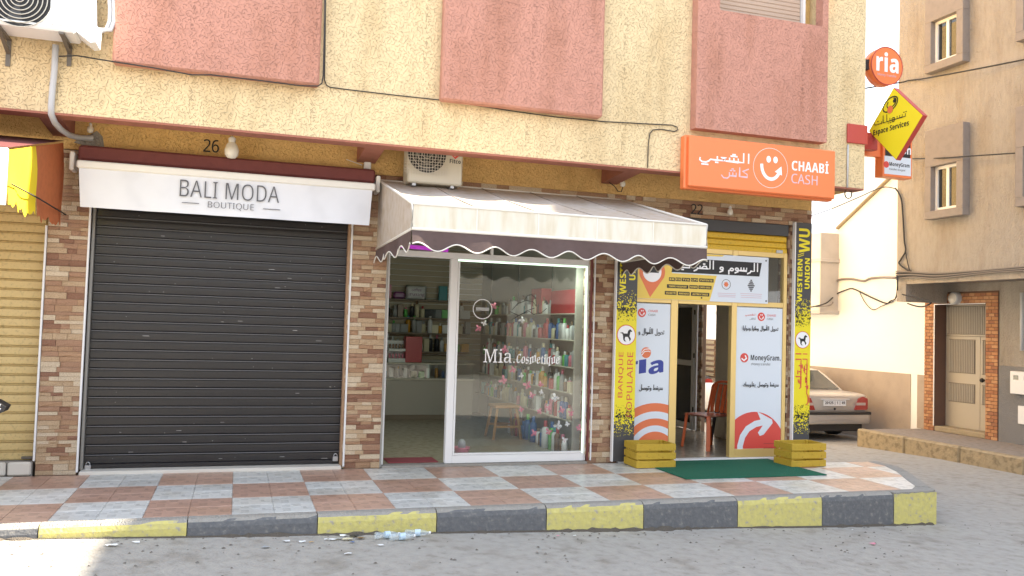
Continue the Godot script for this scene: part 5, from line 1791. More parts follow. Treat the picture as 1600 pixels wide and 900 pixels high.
func fascia_things():
	# ---- orange sign
	var zs = 0.95
	var a = px(1078, 213, 2, zs)
	var b = px(1305, 308, 2, zs)
	var sg = thing("orange_sign", "long orange light box sign with white smiling face and lettering on the fascia", "sign", Vector3((a.x + b.x) / 2, 3.0, 0.88))
	var y0 = 3.015
	var y1 = 3.555
	part(sg, "box", bx(Vector3(a.x - 0.03, y0 - 0.02, 0.803), Vector3(b.x + 0.005, y1 + 0.012, 0.90), 0.012), M.sign_orange)
	part(sg, "face", bx(Vector3(a.x, y0, 0.90), Vector3(b.x, y1, zs), 0.012), M.sign_orange)
	var w = b.x - a.x
	var h = y1 - y0
	var at = func(u, v): return Vector3(a.x + u * w, y1 - v * h, zs + 0.001)
	smile(sg, at.call(0.54, 0.49), 0.216, zs + 0.001, M.ink_white, M.ink_white, true)
	txt(sg, "CHAABİ", "bold", at.call(0.818, 0.365), 0.262 * w, 0.138, M.ink_white)
	txt(sg, "CASH", "sans", at.call(0.778, 0.655), 0.185 * w, 0.105, M.ink_lilac)
	arabic(sg, "الشعبي", at.call(0.227, 0.40), 0.325 * w, 0.155, 0.2, M.ink_white)
	arabic(sg, "كاش", at.call(0.30, 0.66), 0.18 * w, 0.125, 0.16, M.ink_lilac)
	# ---- large air conditioner
	var fan = px(31, -3, 2, 1.2)
	var ac = aircon("large_air_conditioner", "large white outdoor air conditioner on brackets above the torn awning", Vector3(-2.3, 3.775, 0.88), Vector3(-1.36, 4.45, 1.2), fan, 0.235, M.white_plastic, false)
	var bz = MB.new()
	bz.box(Vector3(-1.545, 3.80, 1.201), Vector3(-1.53, 4.44, 1.208))
	bz.box(Vector3(-2.2, 3.80, 1.201), Vector3(-1.545, 3.815, 1.208))
	part(ac, "grille_rim", bz.done(), M.white_plastic)
	for v in [-18, -4, 8, 22, 36]:
		var q = px(100, v + 3, 2, 1.2)
		part(ac, "louvre_rib", bx(q + Vector3(-0.085, -0.01, 0.0), q + Vector3(0.075, 0.01, 0.01), 0.004), M.white_plastic)
	var cv = MB.new()
	cv.prism(PackedVector2Array([Vector2(-1.359, 3.80), Vector2(-1.25, 3.72), Vector2(-1.205, 3.73), Vector2(-1.20, 3.86), Vector2(-1.24, 3.93), Vector2(-1.25, 4.10), Vector2(-1.27, 4.3), Vector2(-1.359, 4.35)]), 0.93, 1.16)
	part(ac, "valve_cover", cv.done(), M.white_plastic)
	for u in [12, 108]:
		var top = px(u - 9, 52, 2, 1.12)
		var mid = px(u, 82, 2, 0.83)
		var low = px(u, 98, 2, 0.81)
		var m = MB.new()
		m.bar(Vector3(mid.x, 3.765, 1.15), Vector3(mid.x, mid.y, 0.815), 0.03, 0.02, 0.003)
		m.box(Vector3(mid.x - 0.018, low.y - 0.03, 0.803), Vector3(mid.x + 0.018, 3.765, 0.813))
		m.box(Vector3(mid.x - 0.018, 3.755, 0.803), Vector3(mid.x + 0.018, 3.773, 1.19))
		part(ac, "bracket", m.done(), M.bracket)
	for k in 2:
		var o = 0.035 * k
		part(ac, "coolant_pipe", tb([Vector3(-1.22, 3.88 + o * 0.6, 0.95), Vector3(-1.17 + o, 3.92, 0.92), Vector3(-1.15 + o, 4.0, 0.90), Vector3(-1.155 + o, 4.12, 0.88), Vector3(-1.18 + o, 4.3, 0.86), Vector3(-1.2 + o, 4.6, 0.85)], 0.018, 8), M.grey_plastic)
	var dp = [px(87, 70, 2, 0.86), px(85, 110, 2, 0.84), px(82, 140, 2, 0.835), px(80, 165, 2, 0.83), px(80, 178, 2, 0.815), px(86, 192, 2, 0.7), px(96, 203, 2, 0.5), px(108, 211, 2, 0.25), px(122, 215, 2, 0.06), px(146, 216, 2, 0.04)]
	one("drain_pipe", tb(dp, 0.026, 10), M.grey_plastic, "grey plastic drain pipe bending from the large air conditioner under the overhang", "pipe")
	var pt = MB.new()
	var pc = px(147, 222, 2, 0.004)
	pt.prism(PackedVector2Array([Vector2(pc.x - 0.17, pc.y - 0.02), Vector2(pc.x - 0.05, pc.y - 0.05), Vector2(pc.x + 0.09, pc.y - 0.04), Vector2(pc.x + 0.07, pc.y + 0.06), Vector2(pc.x + 0.02, pc.y + 0.11), Vector2(pc.x - 0.03, pc.y + 0.07), Vector2(pc.x - 0.12, pc.y + 0.04)]), 0.0, 0.008)
	part(house, "plaster_patch", pt.done(), M.concrete)
	var dc = px(142, 203, 2, 0.02)
	bulb(dc + Vector3(0, 0, 0.03), 0.03, "small pale bulb on the wall above the end of the grey drain pipe")
	# ---- cables on the fascia
	one("fascia_cable", tb(pixel_path([[92, 88], [120, 87], [175, 96], [240, 106], [300, 117], [330, 117], [400, 125], [470, 134], [497, 134.5], [503, 130], [505, 118], [507, 40], [508, -30]], 2, 0.925), 0.006, 6), M.cable, "thin black cable running under the first red panel and up its side", "cable")
	one("fascia_cable", tb(pixel_path([[509, -30], [508, 60], [507, 125], [510, 133], [516, 136.5], [560, 142], [620, 149], [690, 156.5], [800, 173.5], [870, 183], [945, 190], [1000, 193], [1050, 195.5], [1058, 198.5], [1059, 203], [1054, 205.5], [1033, 202], [1020, 203], [1015.5, 209], [1013, 225], [1012, 262]], 2, 0.812), 0.0055, 6), M.cable, "thin black cable running between the red panels towards the orange sign", "cable")
	one("wall_conduit", tb(pixel_path([[1325, 226], [1324.5, 260], [1324, 293]], 2, 0.812), 0.010, 8), M.grey_plastic, "thin grey conduit on the fascia corner beside the orange sign", "pipe")
	var lp = []
	for i in 22:
		var an = TAU * i / 10.0
		lp.append(px(1325, 297, 2, 0.7) + Vector3(0.05 * sin(an), -0.045 + 0.055 * cos(an), 0.012 * i / 22.0))
	one("cable_loop", tb(lp, 0.005, 6), M.cable, "coiled black cable hanging under the building's corner overhang", "cable")
	one("lamp_wire", tb(pixel_path([[952, 285], [960, 291], [966, 299], [971, 299.5], [973, 292]], 2, 0.1), 0.005, 6), M.cable, "looped black wire to the small round bulb under the overhang", "cable")
	one("wall_wire", tb([px(541, 249, 2, 0.01), px(566, 258, 2, 0.012)], 0.004, 6), M.white_trim, "pale wire on the ochre wall beside the white junction box", "cable")
	# ---- round sign
	var rc = px(1386, 103, 2, 0.5)
	var r = thing("round_sign", "round orange light box sign projecting from the building's corner", "sign", rc)
	var cyl = func(z0, z1, rr, n, bev):
		var m = MB.new(true)
		m.lathe([Vector2(0, z0), Vector2(rr - bev, z0), Vector2(rr, z0), Vector2(rr, z1), Vector2(rr - bev, z1), Vector2(0, z1)], n, Transform3D(Basis(Vector3.RIGHT, PI / 2), rc))
		return m.done()
	part(r, "drum", cyl.call(-0.13, 0.0, 0.232, 40, 0.004), M.sign_orange)
	part(r, "rim", tb(circle_path(rc, 0.23, 40), 0.006, 6), M.sign_red)
	part(r, "arm", bx(Vector3(6.782, rc.y - 0.06, 0.40), Vector3(rc.x - 0.20, rc.y + 0.06, 0.46)), M.dark)
	txt(r, "ria", "bold heavy", rc + Vector3(0.005, 0.045, 0.002), 0.33, 0.24, M.ink_white)
	txt(r, "Money Transfer", "sans", rc + Vector3(0.0, -0.118, 0.002), 0.28, 0.04, M.ink_lilac)
	# ---- diamond sign
	var xd = 7.05
	var D = [px(1357, 205, 0, xd), px(1396, 137, 0, xd), px(1442, 180, 0, xd), px(1400, 250, 0, xd)]
	var dcn = (D[0] + D[1] + D[2] + D[3]) / 4.0
	var d = thing("diamond_sign", "yellow diamond shaped light box sign with black lettering and red edge", "sign", dcn)
	var q := PackedVector2Array()
	for p in D:
		q.append(Vector2(p.z, p.y))
	var fx = Transform3D(Basis(Vector3.BACK, Vector3.UP, Vector3.LEFT), Vector3.ZERO)
	var m1 = MB.new()
	m1.prism(q, -xd - 0.065, -xd - 0.004, fx)
	part(d, "box", m1.done(), M.sign_red)
	var q2 := PackedVector2Array()
	for p in q:
		q2.append(p.lerp(Vector2(dcn.z, dcn.y), 0.02))
	var m2 = MB.new()
	m2.prism(q2, -xd - 0.003, -xd, fx)
	part(d, "face", m2.done(), M.ink_yellow)
	var fb = Basis(Vector3.BACK, Vector3.UP, Vector3.LEFT)
	var dp2 = func(u, v): return px(u, v, 0, xd - 0.003)
	txt(d, "Espace Services", "bold", dp2.call(1391.5, 201), 0.56, 0.085, M.ink_black, fb)
	arabic(d, "تسهيلات", dp2.call(1391, 184.5), 0.50, 0.105, 0.13, M.ink_black, fb)
	var em = dp2.call(1391, 163)
	var e1 = MB.new()
	var ring = []
	for i in 25:
		var v = Vector2(0.12 * cos(TAU * i / 24.0), 0.072 * sin(TAU * i / 24.0)).rotated(0.35)
		ring.append(v)
	e1.strip(ring, 0.015, 0.0, Transform3D(fb, em))
	var ring2 = []
	for i in 20:
		ring2.append(Vector2(0.075 * cos(TAU * i / 24.0 + 2.2), 0.045 * sin(TAU * i / 24.0 + 2.2)).rotated(0.35) + Vector2(0.02, 0.01))
	e1.strip(ring2, 0.013, 0.0006, Transform3D(fb, em))
	part(d, "printed_swirl", e1.done(), M.ink_black)
	var e2 = MB.new()
	e2.prism(PackedVector2Array(circ(0, -0.06, 0.045, 16).slice(0, 16)), 0.0012, 0.002, Transform3D(fb, em))
	part(d, "printed_dot", e2.done(), M.ink_orange)
	var e3 = MB.new()
	e3.prism(PackedVector2Array(circ(0.065, 0.025, 0.022, 14).slice(0, 14)), 0.0012, 0.002, Transform3D(fb, em))
	part(d, "printed_dot", e3.done(), M.ink_black)
	var ar0 = px(1326, 212, 2, 0.84)
	part(d, "arm_plate", bx(Vector3(ar0.x, 3.70, 0.803), Vector3(6.80, 3.92, 0.83), 0.006), M.sign_red)
	part(d, "arm", bx(Vector3(6.785, 3.71, 0.50), Vector3(xd + 0.09, 3.91, 0.60), 0.006), M.sign_red)
	# ---- box sign behind the diamond
	var bx0 = px(1380, 223, 2, 0.5)
	var bx1 = px(1425, 277, 2, 0.5)
	var k = thing("box_sign", "small square light box sign hanging behind the yellow diamond sign", "sign", Vector3((bx0.x + bx1.x) / 2, bx1.y, 0.45))
	var yb0 = minf(bx0.y, bx1.y) - 0.02
	var yb1 = px(1425, 206, 2, 0.5).y
	part(k, "box", bx(Vector3(bx0.x, yb0, 0.36), Vector3(bx1.x, yb1, 0.5), 0.006), M.sign_orange)
	var ym = px(1410, 246, 2, 0.5).y
	part(k, "lower_face", bx(Vector3(bx0.x + 0.02, yb0 + 0.03, 0.5), Vector3(bx1.x - 0.02, ym - 0.002, 0.503)), M.poster_white)
	part(k, "upper_face", bx(Vector3(bx0.x + 0.03, ym, 0.5), Vector3(bx1.x - 0.03, yb1 - 0.1, 0.503)), M.ink_black)
	part(k, "top_face", bx(Vector3(bx0.x + 0.03, yb1 - 0.099, 0.5), Vector3(bx1.x - 0.03, yb1 - 0.02, 0.503)), M.ink_gold)
	txt(k, "cash", "bold", px(1410, 233.5, 2, 0.504), 0.26, 0.11, M.ink_white)
	txt(k, "MoneyGram", "bold", px(1405.5, 258.5, 2, 0.504), 0.30, 0.062, M.ink_black)
	txt(k, "transfert d'argent", "sans", px(1402, 265.5, 2, 0.504), 0.24, 0.032, M.ink_grey)
	poly_part(k, "printed_disc", disc_pts(px(1384.5, 257, 2, 0.5), 0.04, 20), 0.503, 0.5045, M.ink_red)
	part(k, "arm", bx(Vector3(6.782, px(1352, 243, 2, 0.45).y, 0.40), Vector3(bx0.x, px(1352, 213, 2, 0.45).y, 0.46)), M.sign_orange)
	# ---- torn awning of the next shop
	var t = thing("torn_awning", "torn yellow and orange cloth awning over the yellow shutter", "awning", Vector3(-1.7, 2.2, 0.8))
	var E = [px(99, 223, 2, 0.03), px(56, 228, 2, 0.80), px(13, 234, 2, 1.6)]
	var B = [px(96, 360, 2, 0.03), px(53, 345, 2, 0.80), px(8, 325, 2, 1.6)]
	for s in 2:
		var m = MB.new(true)
		var prev = null
		for i in 21:
			var f = i / 20.0
			var tp = E[s].lerp(E[s + 1], f)
			var bt = B[s].lerp(B[s + 1], f)
			bt.y += 0.05 * absf(sin(f * 9.0 + s)) + (0.03 if i % 3 == 1 else 0.0)
			var row = []
			for j in 7:
				var g = j / 6.0
				row.append(tp.lerp(bt, g) + Vector3(0.02 * g * sin(f * 7.0 + s * 2.0) + 0.01 * sin(g * 5.0 + f * 3.0), 0, 0))
			if prev != null:
				for j in 6:
					m.face([prev[j], row[j], row[j + 1], prev[j + 1]], Vector3.RIGHT)
			prev = row
		part(t, ["orange_curtain", "yellow_curtain"][s], m.done(), [M.orange_cloth, M.yellow_cloth][s])
	var roof = MB.new()
	roof.face([E[0] + Vector3(0.01, 0.02, 0), E[2] + Vector3(0.01, 0.02, 0), E[2] + Vector3(-2.5, 0.02, 0), E[0] + Vector3(-2.5, 0.02, 0)], Vector3.UP)
	part(t, "roof_cloth", roof.done(), M.maroon_cloth)
	part(t, "rope", tb([px(13, 287, 2, 1.6) + Vector3(0.02, 0, 0), px(55, 310, 2, 0.8) + Vector3(0.03, 0, 0), px(97, 335, 2, 0.03) + Vector3(0.03, 0, 0)], 0.007, 6), M.cable)
	part(t, "front_post", bx(Vector3(E[2].x - 0.05, B[2].y + 0.02, 1.6), Vector3(E[2].x + 0.004, E[2].y + 0.01, 1.63), 0.004), M.white_plastic)
	part(t, "front_cloth", bx(Vector3(E[2].x - 2.4, B[2].y + 0.05, 1.606), Vector3(E[2].x - 0.051, E[2].y - 0.05, 1.612)), M.maroon_cloth)
	part(t, "front_bar", bx(Vector3(E[2].x - 2.4, E[2].y - 0.049, 1.60), Vector3(E[2].x - 0.051, E[2].y + 0.012, 1.63), 0.004), M.white_plastic)
	# ---- moped whose tail reaches into the picture
	moped(px(13, 636, 2, 0.9))

func circle_path(c: Vector3, r: float, n: int) -> Array:
	var a = []
	for i in n + 1:
		a.append(c + Vector3(r * cos(TAU * i / n), r * sin(TAU * i / n), 0))
	return a

func moped(tip: Vector3):
	var base = Vector3(tip.x - 0.9, 0.0, tip.z)
	var t = thing("parked_moped", "black and white moped tail standing before the yellow shutter", "moped", base)
	var wheel = func(x):
		var m = MB.new(true)
		var a = []
		for i in 28:
			a.append(base + Vector3(x + 0.235 * cos(TAU * i / 28.0), 0.28 + 0.235 * sin(TAU * i / 28.0), 0))
		m.tube(a, 0.045, 8, true)
		var w = part(t, "wheel", m.done(), M.tyre)
		var s = MB.new()
		for i in 6:
			var an = TAU * i / 6.0
			s.bar(base + Vector3(x, 0.28, 0), base + Vector3(x + 0.2 * cos(an), 0.28 + 0.2 * sin(an), 0), 0.02, 0.02)
		part(w, "spokes", s.done(), M.steel)
	wheel.call(-0.65)
	wheel.call(0.55)
	var b = MB.new()
	b.prism(PackedVector2Array([Vector2(-0.55, 0.45), Vector2(0.1, 0.30), Vector2(0.55, 0.52), Vector2(0.88, 0.68), Vector2(0.9, tip.y + 0.01), Vector2(0.82, tip.y + 0.06), Vector2(0.3, 0.74), Vector2(-0.1, 0.72), Vector2(-0.45, 0.78)]), -0.09, 0.09, Transform3D(Basis(), base))
	part(t, "body", b.done(), M.dark)
	for k in 2:
		var s = MB.new()
		s.prism(PackedVector2Array([Vector2(0.55, 0.66 + k * 0.045), Vector2(0.86, tip.y - 0.02 + k * 0.035), Vector2(0.87, tip.y + k * 0.035), Vector2(0.55, 0.685 + k * 0.045)]), 0.0905, 0.093, Transform3D(Basis(), base))
		part(t, "white_stripe", s.done(), M.white_plastic)
	part(t, "seat", bx(base + Vector3(-0.15, 0.74, -0.11), base + Vector3(0.45, 0.82, 0.11), 0.03), M.car_trim)
	part(t, "fork", tb([base + Vector3(-0.65, 0.28, 0.06), base + Vector3(-0.45, 0.95, 0.04)], 0.02, 8), M.steel)
	part(t, "handlebar", tb([base + Vector3(-0.4, 1.0, -0.3), base + Vector3(-0.45, 0.96, 0), base + Vector3(-0.4, 1.0, 0.3)], 0.016, 8), M.dark)

# ---------------------------------------------------------------- the side street
func street_window(parent, xf: float, z0: float, z1: float, y0: float, y1: float, top: float):
	# grey surround up to `top`, recessed white frame and dark glass; wall face at x = xf looks to -x
	var n = Node3D.new()
	n.name = "window"
	parent.add_child(n, true)
	n.position = Vector3(xf, y0, (z0 + z1) / 2) - parent.position
	var d = 0.14
	var t = 0.13
	var m = MB.new()
	m.box(Vector3(xf - d, y0 - t, z0 - t), Vector3(xf - 0.001, y0, z1 + t), 0.006)
	m.box(Vector3(xf - d, y0, z0 - t), Vector3(xf - 0.001, y1, z0), 0.004)
	m.box(Vector3(xf - d, y0, z1), Vector3(xf - 0.001, y1, z1 + t), 0.004)
	m.box(Vector3(xf - d, y1, z0 - t), Vector3(xf - 0.001, top, z1 + t), 0.006)
	part(n, "surround", m.done(), M.grey_surround)
	var f = MB.new()
	var s = 0.05
	f.box(Vector3(xf - 0.05, y0 + 0.002, z0 + 0.002), Vector3(xf - 0.005, y0 + s, z1 - 0.002))
	f.box(Vector3(xf - 0.05, y1 - s, z0 + 0.002), Vector3(xf - 0.005, y1 - 0.002, z1 - 0.002))
	for z in [z0 + 0.002, z1 - s, (z0 + z1) / 2 - s / 2]:
		f.box(Vector3(xf - 0.049, y0 + s, z), Vector3(xf - 0.006, y1 - s, z + s - 0.002))
	part(n, "frame", f.done(), M.white_alu)
	part(n, "pane", bx(Vector3(xf - 0.02, y0 + s, z0 + s), Vector3(xf - 0.012, y1 - s, z1 - s)), M.dark_glass)

func side_street():
	var tx = 10.7
	var lx = 11.6
	# ---- tan apartment building
	var t = thing("apartment_building", "tall tan rendered apartment house across the side street with grey framed windows", "building", Vector3(12.5, -0.1, 2))
	var w = MB.new()
	w.box(Vector3(tx, 2.47, -3.0), Vector3(16, 8.55, 7.0))
	part(t, "upper_wall", w.done(), M.tan_stucco)
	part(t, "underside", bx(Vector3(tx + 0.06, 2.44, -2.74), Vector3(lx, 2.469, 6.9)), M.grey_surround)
	part(t, "fascia_beam", bx(Vector3(tx + 0.001, 2.40, -2.78), Vector3(tx + 0.12, 2.469, 6.99)), M.tan_stucco)
	part(t, "corner_beam", bx(Vector3(tx + 0.001, 2.11, -2.999), Vector3(lx, 2.469, -2.79)), M.tan_stucco)
	var lw = MB.new()
	lw.box(Vector3(lx, -0.3, -1.76), Vector3(16, 2.469, 7.0))
	lw.box(Vector3(lx + 0.3, -0.3, -3.29), Vector3(16, 2.469, -1.761))
	lw.box(Vector3(lx, 2.30, -3.29), Vector3(lx + 0.299, 2.469, -1.761))
	part(t, "lower_wall", lw.done(), M.yellow_tan if M.has("yellow_tan") else M.tan_stucco)
	part(t, "dado", bx(Vector3(lx - 0.014, -0.1, -1.75), Vector3(lx - 0.001, 1.10, 7.0)), M.grey_dado)
	street_window(t, tx, px(1465, 262, 0, tx).z, px(1505, 255, 0, tx).z, 3.55, 4.27, 4.87)
	street_window(t, tx, px(1465, 40, 0, tx).z, px(1505, 20, 0, tx).z, 5.96, 6.66, 7.3)
	street_window(t, tx, -0.43, 0.25, 3.55, 4.27, 4.87)
	street_window(t, tx, -0.43, 0.25, 5.96, 6.66, 7.3)
	# brick surround of the door
	var bw = MB.new()
	bw.box(Vector3(lx - 0.012, -0.1, -3.29), Vector3(lx + 0.3, 2.30, -3.06))
	bw.box(Vector3(lx - 0.012, -0.1, -2.0), Vector3(lx + 0.3, 2.30, -1.761))
	bw.box(Vector3(lx - 0.012, 2.09, -3.059), Vector3(lx + 0.3, 2.30, -2.001))
	var bs = part(t, "brick_surround", bw.done(), M.brick_mortar)
	var brick = bx(Vector3(-0.014, -0.0235, -0.5), Vector3(0.0, 0.0235, 0.5))
	var kinds = ["brick_orange", "brick_brown", "brick_pale", "brick_orange", "brick_dark"]
	var row = 0
	var y = -0.072
	while y < 2.28:
		for c in ([[-3.288, -1.763]] if y > 2.10 else [[-3.288, -3.062], [-1.998, -1.763]]):
			var z = c[0]
			var first = true
			while z < c[1] - 0.01:
				var l = 0.113 if not (first and row % 2 == 1) else 0.055
				first = false
				if c[1] - z - l < 0.03:
					l = c[1] - z
				l = minf(l, c[1] - z)
				piece(bs, "brick", brick, M[kinds[rng.randi_range(0, 4)]], Transform3D(Basis().scaled(Vector3(1, 1, l - 0.009)), Vector3(lx - 0.012, y, z + l / 2)))
				z += l
		y += 0.0565
		row += 1
	part(t, "doorstep", bx(Vector3(lx - 0.02, -0.1, -3.058), Vector3(lx + 0.3, -0.012, -2.002), 0.01), M.stone_step)
	part(t, "door_edge", bx(Vector3(lx - 0.03, -0.01, -3.075), Vector3(lx - 0.027, 2.10, -3.055)), M.white_trim)
	part(t, "door_edge", bx(Vector3(lx - 0.03, 2.085, -3.054), Vector3(lx - 0.027, 2.10, -2.0)), M.white_trim)
	# metal door
	var d = Node3D.new()
	d.name = "metal_door"
	t.add_child(d)
	d.position = Vector3(lx + 0.2, 0, -2.5) - t.position
	var dx = lx + 0.22
	part(d, "leaf", bx(Vector3(dx, -0.01, -3.055), Vector3(dx + 0.05, 1.55, -2.33), 0.004), M.gate_paint)
	part(d, "leaf", bx(Vector3(dx, -0.01, -2.325), Vector3(dx + 0.05, 1.55, -2.004), 0.004), M.gate_paint)
	part(d, "transom_panel", bx(Vector3(dx, 1.555, -3.055), Vector3(dx + 0.05, 2.088, -2.004), 0.004), M.gate_paint)
	for p in [[-3.03, -2.03, 1.58, 2.07], [-2.98, -2.42, 0.92, 1.50], [-2.98, -2.42, 0.42, 0.75], [-2.29, -2.03, 0.92, 1.50], [-2.29, -2.03, 0.42, 0.75]]:
		part(d, "recess", bx(Vector3(dx - 0.003, p[2], p[0]), Vector3(dx - 0.0005, p[3], p[1])), M.gate_groove)
		var z = p[0] + 0.012
		while z < p[1] - 0.02:
			part(d, "rib", bx(Vector3(dx - 0.02, p[2] + 0.01, z), Vector3(dx - 0.0035, p[3] - 0.01, z + 0.021), 0.005), M.gate_paint)
			z += 0.036
	var hn = MB.new(true)
	hn.lathe([Vector2(0, 0.07), Vector2(0.03, 0.065), Vector2(0.038, 0.04), Vector2(0.02, 0.02), Vector2(0.02, 0.0)], 14, Transform3D(Basis(Vector3.BACK, PI / 2), Vector3(dx, 0.83, -2.25)))
	part(d, "door_knob", hn.done(), M.dark)
	# lamp over the door
	var lc = Vector3(lx - 0.016, 2.19, px(1497, 464, 0, lx).z)
	var lamp = thing("door_lamp", "round pale bulkhead lamp above the grey metal door", "lamp", lc)
	var lm = MB.new(true)
	lm.lathe([Vector2(0.105, 0), Vector2(0.105, 0.09), Vector2(0.09, 0.105), Vector2(0, 0.105)], 24, Transform3D(Basis(Vector3.BACK, PI / 2), lc))
	part(lamp, "housing", lm.done(), M.grey_plastic)
	var lg = MB.new(true)
	lg.lathe([Vector2(0.085, 0.106), Vector2(0.06, 0.13), Vector2(0, 0.14)], 20, Transform3D(Basis(Vector3.BACK, PI / 2), lc))
	part(lamp, "glass", lg.done(), M.lamp_glass)
	# meter boxes
	var mb = px(1585, 615, 0, lx - 0.1)
	var mbx = thing("meter_box", "white electric meter box on the tan wall above the grey dado", "meter box", Vector3(lx, 0.68, -1.3))
	part(mbx, "cabinet", bx(Vector3(lx - 0.12, 0.68, -1.45), Vector3(lx - 0.016, 1.03, -0.98), 0.006), M.white_trim)
	for z in [-1.39, -1.2]:
		part(mbx, "window", bx(Vector3(lx - 0.123, 0.9, z), Vector3(lx - 0.1205, 0.97, z + 0.09)), M.dark_glass)
	one("service_box", bx(Vector3(lx - 0.05, 0.22, -1.37), Vector3(lx - 0.016, 0.50, -1.1), 0.005), M.white_trim, "small pale service panel low on the grey dado wall", "electrical box")
	one("down_pipe", tb([Vector3(lx - 0.04, 1.35, px(1597, 520, 0, lx - 0.04).z), Vector3(lx - 0.04, 2.25, px(1597, 450, 0, lx - 0.04).z)], 0.03, 8), M.grey_plastic, "short grey pipe on the tan wall beside the brick door surround", "pipe")
	# ---- white wall further up the street
	var h = thing("white_house", "white rendered house wall with taupe base behind the parked silver car", "house", Vector3(13, -0.4, -6))
	var wp := PackedVector2Array([Vector2(-22, -0.8), Vector2(-3.30, -0.8), Vector2(-3.30, 4.95), Vector2(-5.62, 3.66), Vector2(-22, 3.66)])
	var fz = Transform3D(Basis(Vector3.BACK, Vector3.UP, Vector3.LEFT), Vector3.ZERO)
	var m = MB.new()
	m.prism(wp, -15.0, -lx, fz)
	part(h, "wall", m.done(), M.white_wall)
	part(h, "dado", bx(Vector3(lx - 0.012, -0.75, -22), Vector3(lx - 0.001, 0.845, -3.62)), M.taupe_dado)
	part(h, "dado", bx(Vector3(lx - 0.012, -0.10, -3.46), Vector3(lx - 0.001, 0.845, -3.30)), M.taupe_dado)
	var cp = MB.new()
	cp.bar(Vector3(lx + 0.02, 3.68, -5.64), Vector3(lx + 0.02, 4.97, -3.32), 0.16, 0.05, 0.01)
	part(h, "coping", cp.done(), M.stone_step)
	var bay = MB.new()
	bay.box(Vector3(11.17, 2.0, -9.5), Vector3(lx - 0.001, 3.57, -5.6))
	part(h, "bay", bay.done(), M.shaded_bay_wall)  # shade on the end face is painted in as grey
	part(h, "bay_front", bx(Vector3(11.15, 2.0, -9.5), Vector3(11.169, 3.57, -5.6)), M.pale_wall)  # brighter street side of the same bay, painted in as cream
	part(h, "bay_ledge", bx(Vector3(11.13, 2.98, -9.5), Vector3(lx - 0.001, 3.05, -5.56), 0.006), M.shaded_bay_wall)
	part(h, "bay_ledge", bx(Vector3(11.13, 1.93, -9.5), Vector3(lx - 0.001, 1.999, -5.56), 0.006), M.shaded_bay_wall)
	var far = thing("pale_house", "pale cream house rising behind the white wall", "house", Vector3(16, -0.5, -9))
	var fa = px(1299, 330, 0, 15.1)
	part(far, "wall", bx(Vector3(15.1, -0.7, fa.z), Vector3(19, 6.4, -3.0)), M.pale_wall)
	part(far, "parapet", bx(Vector3(15.05, 6.4, fa.z - 0.03), Vector3(19.05, 6.5, -2.95), 0.01), M.pale_wall)
	var n0 = px(1103, 530, 0, lx - 0.03)
	var n1 = px(1117, 590, 0, lx - 0.03)
	var gt = thing("notice_board", "brown slatted board on the white wall, seen through the agency's side door", "board", Vector3(lx, n1.y, (n0.z + n1.z) / 2))
	part(gt, "frame", bx(Vector3(lx - 0.03, n1.y, n0.z), Vector3(lx - 0.013, n0.y, n1.z), 0.003), M.brown_gate)
	for i in 7:
		var ya = lerpf(n1.y, n0.y, (i + 0.2) / 7.0)
		part(gt, "slat", bx(Vector3(lx - 0.05, ya, n0.z + 0.04), Vector3(lx - 0.031, ya + (n0.y - n1.y) / 12.0, n1.z - 0.04), 0.004), M.stone_step)
	# ---- cars
	car(Vector3(10.44, -0.43, -4.2), "silver saloon car parked by the white wall, seen from behind", true)
	car(Vector3(10.3, -0.45, -9.4), "dark saloon car further up the street, seen through the agency's side door", false)
	# ---- cables
	var cb = func(label, list, r, mt):
		var a = []
		for q in list:
			a.append(px(q[0], q[1], 0, q[2]))
		var o = []
		for i in a.size() - 1:
			var n = 5
			for k in n:
				var p0 = a[maxi(i - 1, 0)]
				var p3 = a[mini(i + 2, a.size() - 1)]
				var c = a[i].cubic_interpolate(a[i + 1], p0, p3, k / float(n))
				c.x = minf(c.x, lx - 0.03 if c.z < -3.05 else tx - 0.02)
				o.append(c)
		o.append(a[-1])
		one("street_cable", tb(o, r, 6), mt, label, "cable")
	var g1 = tx - 0.03
	cb.call("black overhead cable crossing before the upper window of the tan house", [[1352, 138, 9.6], [1412, 128, g1], [1460, 120, g1 - 0.12], [1530, 107, g1 - 0.12], [1606, 92, g1]], 0.012, M.cable)
	cb.call("black overhead cable crossing before the lower window of the tan house", [[1426, 248, g1], [1470, 247, g1 - 0.12], [1530, 243, g1 - 0.12], [1606, 238, g1]], 0.010, M.cable)
	cb.call("thin black cable drooping from the white bay to the tan house corner", [[1268, 337, 11.2], [1300, 326, 11.2], [1340, 309, 11.2], [1378, 293, 11.0], [1400, 295, g1]], 0.010, M.cable)
	cb.call("thick dark cable running down the tan house corner", [[1399, 294, g1], [1408, 310, g1], [1411, 340, g1], [1413, 375, g1], [1415, 392, g1], [1408, 405, g1], [1405, 412, g1], [1416, 421, g1], [1424, 424, g1]], 0.014, M.cable)
	cb.call("thin dark cable beside the thick one on the tan house corner", [[1415, 392, g1], [1417, 405, g1], [1421, 422, g1]], 0.009, M.cable)
	for k in 5:
		cb.call("bundled %s cable along the foot of the tan upper wall" % ["grey", "black", "brown", "dark", "pale"][k], [[1400, 424 + k * 3, g1], [1425, 425 + k * 2, g1], [1460, 427 + k * 2, g1], [1500, 425 + k * 1.6, g1], [1550, 421 + k * 1.2, g1], [1606, 416 + k * 1.6, g1]], 0.012, [M.cable_grey, M.cable, M.cable_grey, M.cable, M.cable_grey][k])
	var w1 = lx - 0.03
	cb.call("tangled grey cable bundle strung across the white wall", [[1300, 455, w1], [1303, 443, w1], [1312, 437, w1], [1330, 436, w1], [1350, 439, w1], [1370, 434, w1], [1400, 434, g1]], 0.022, M.cable_grey)
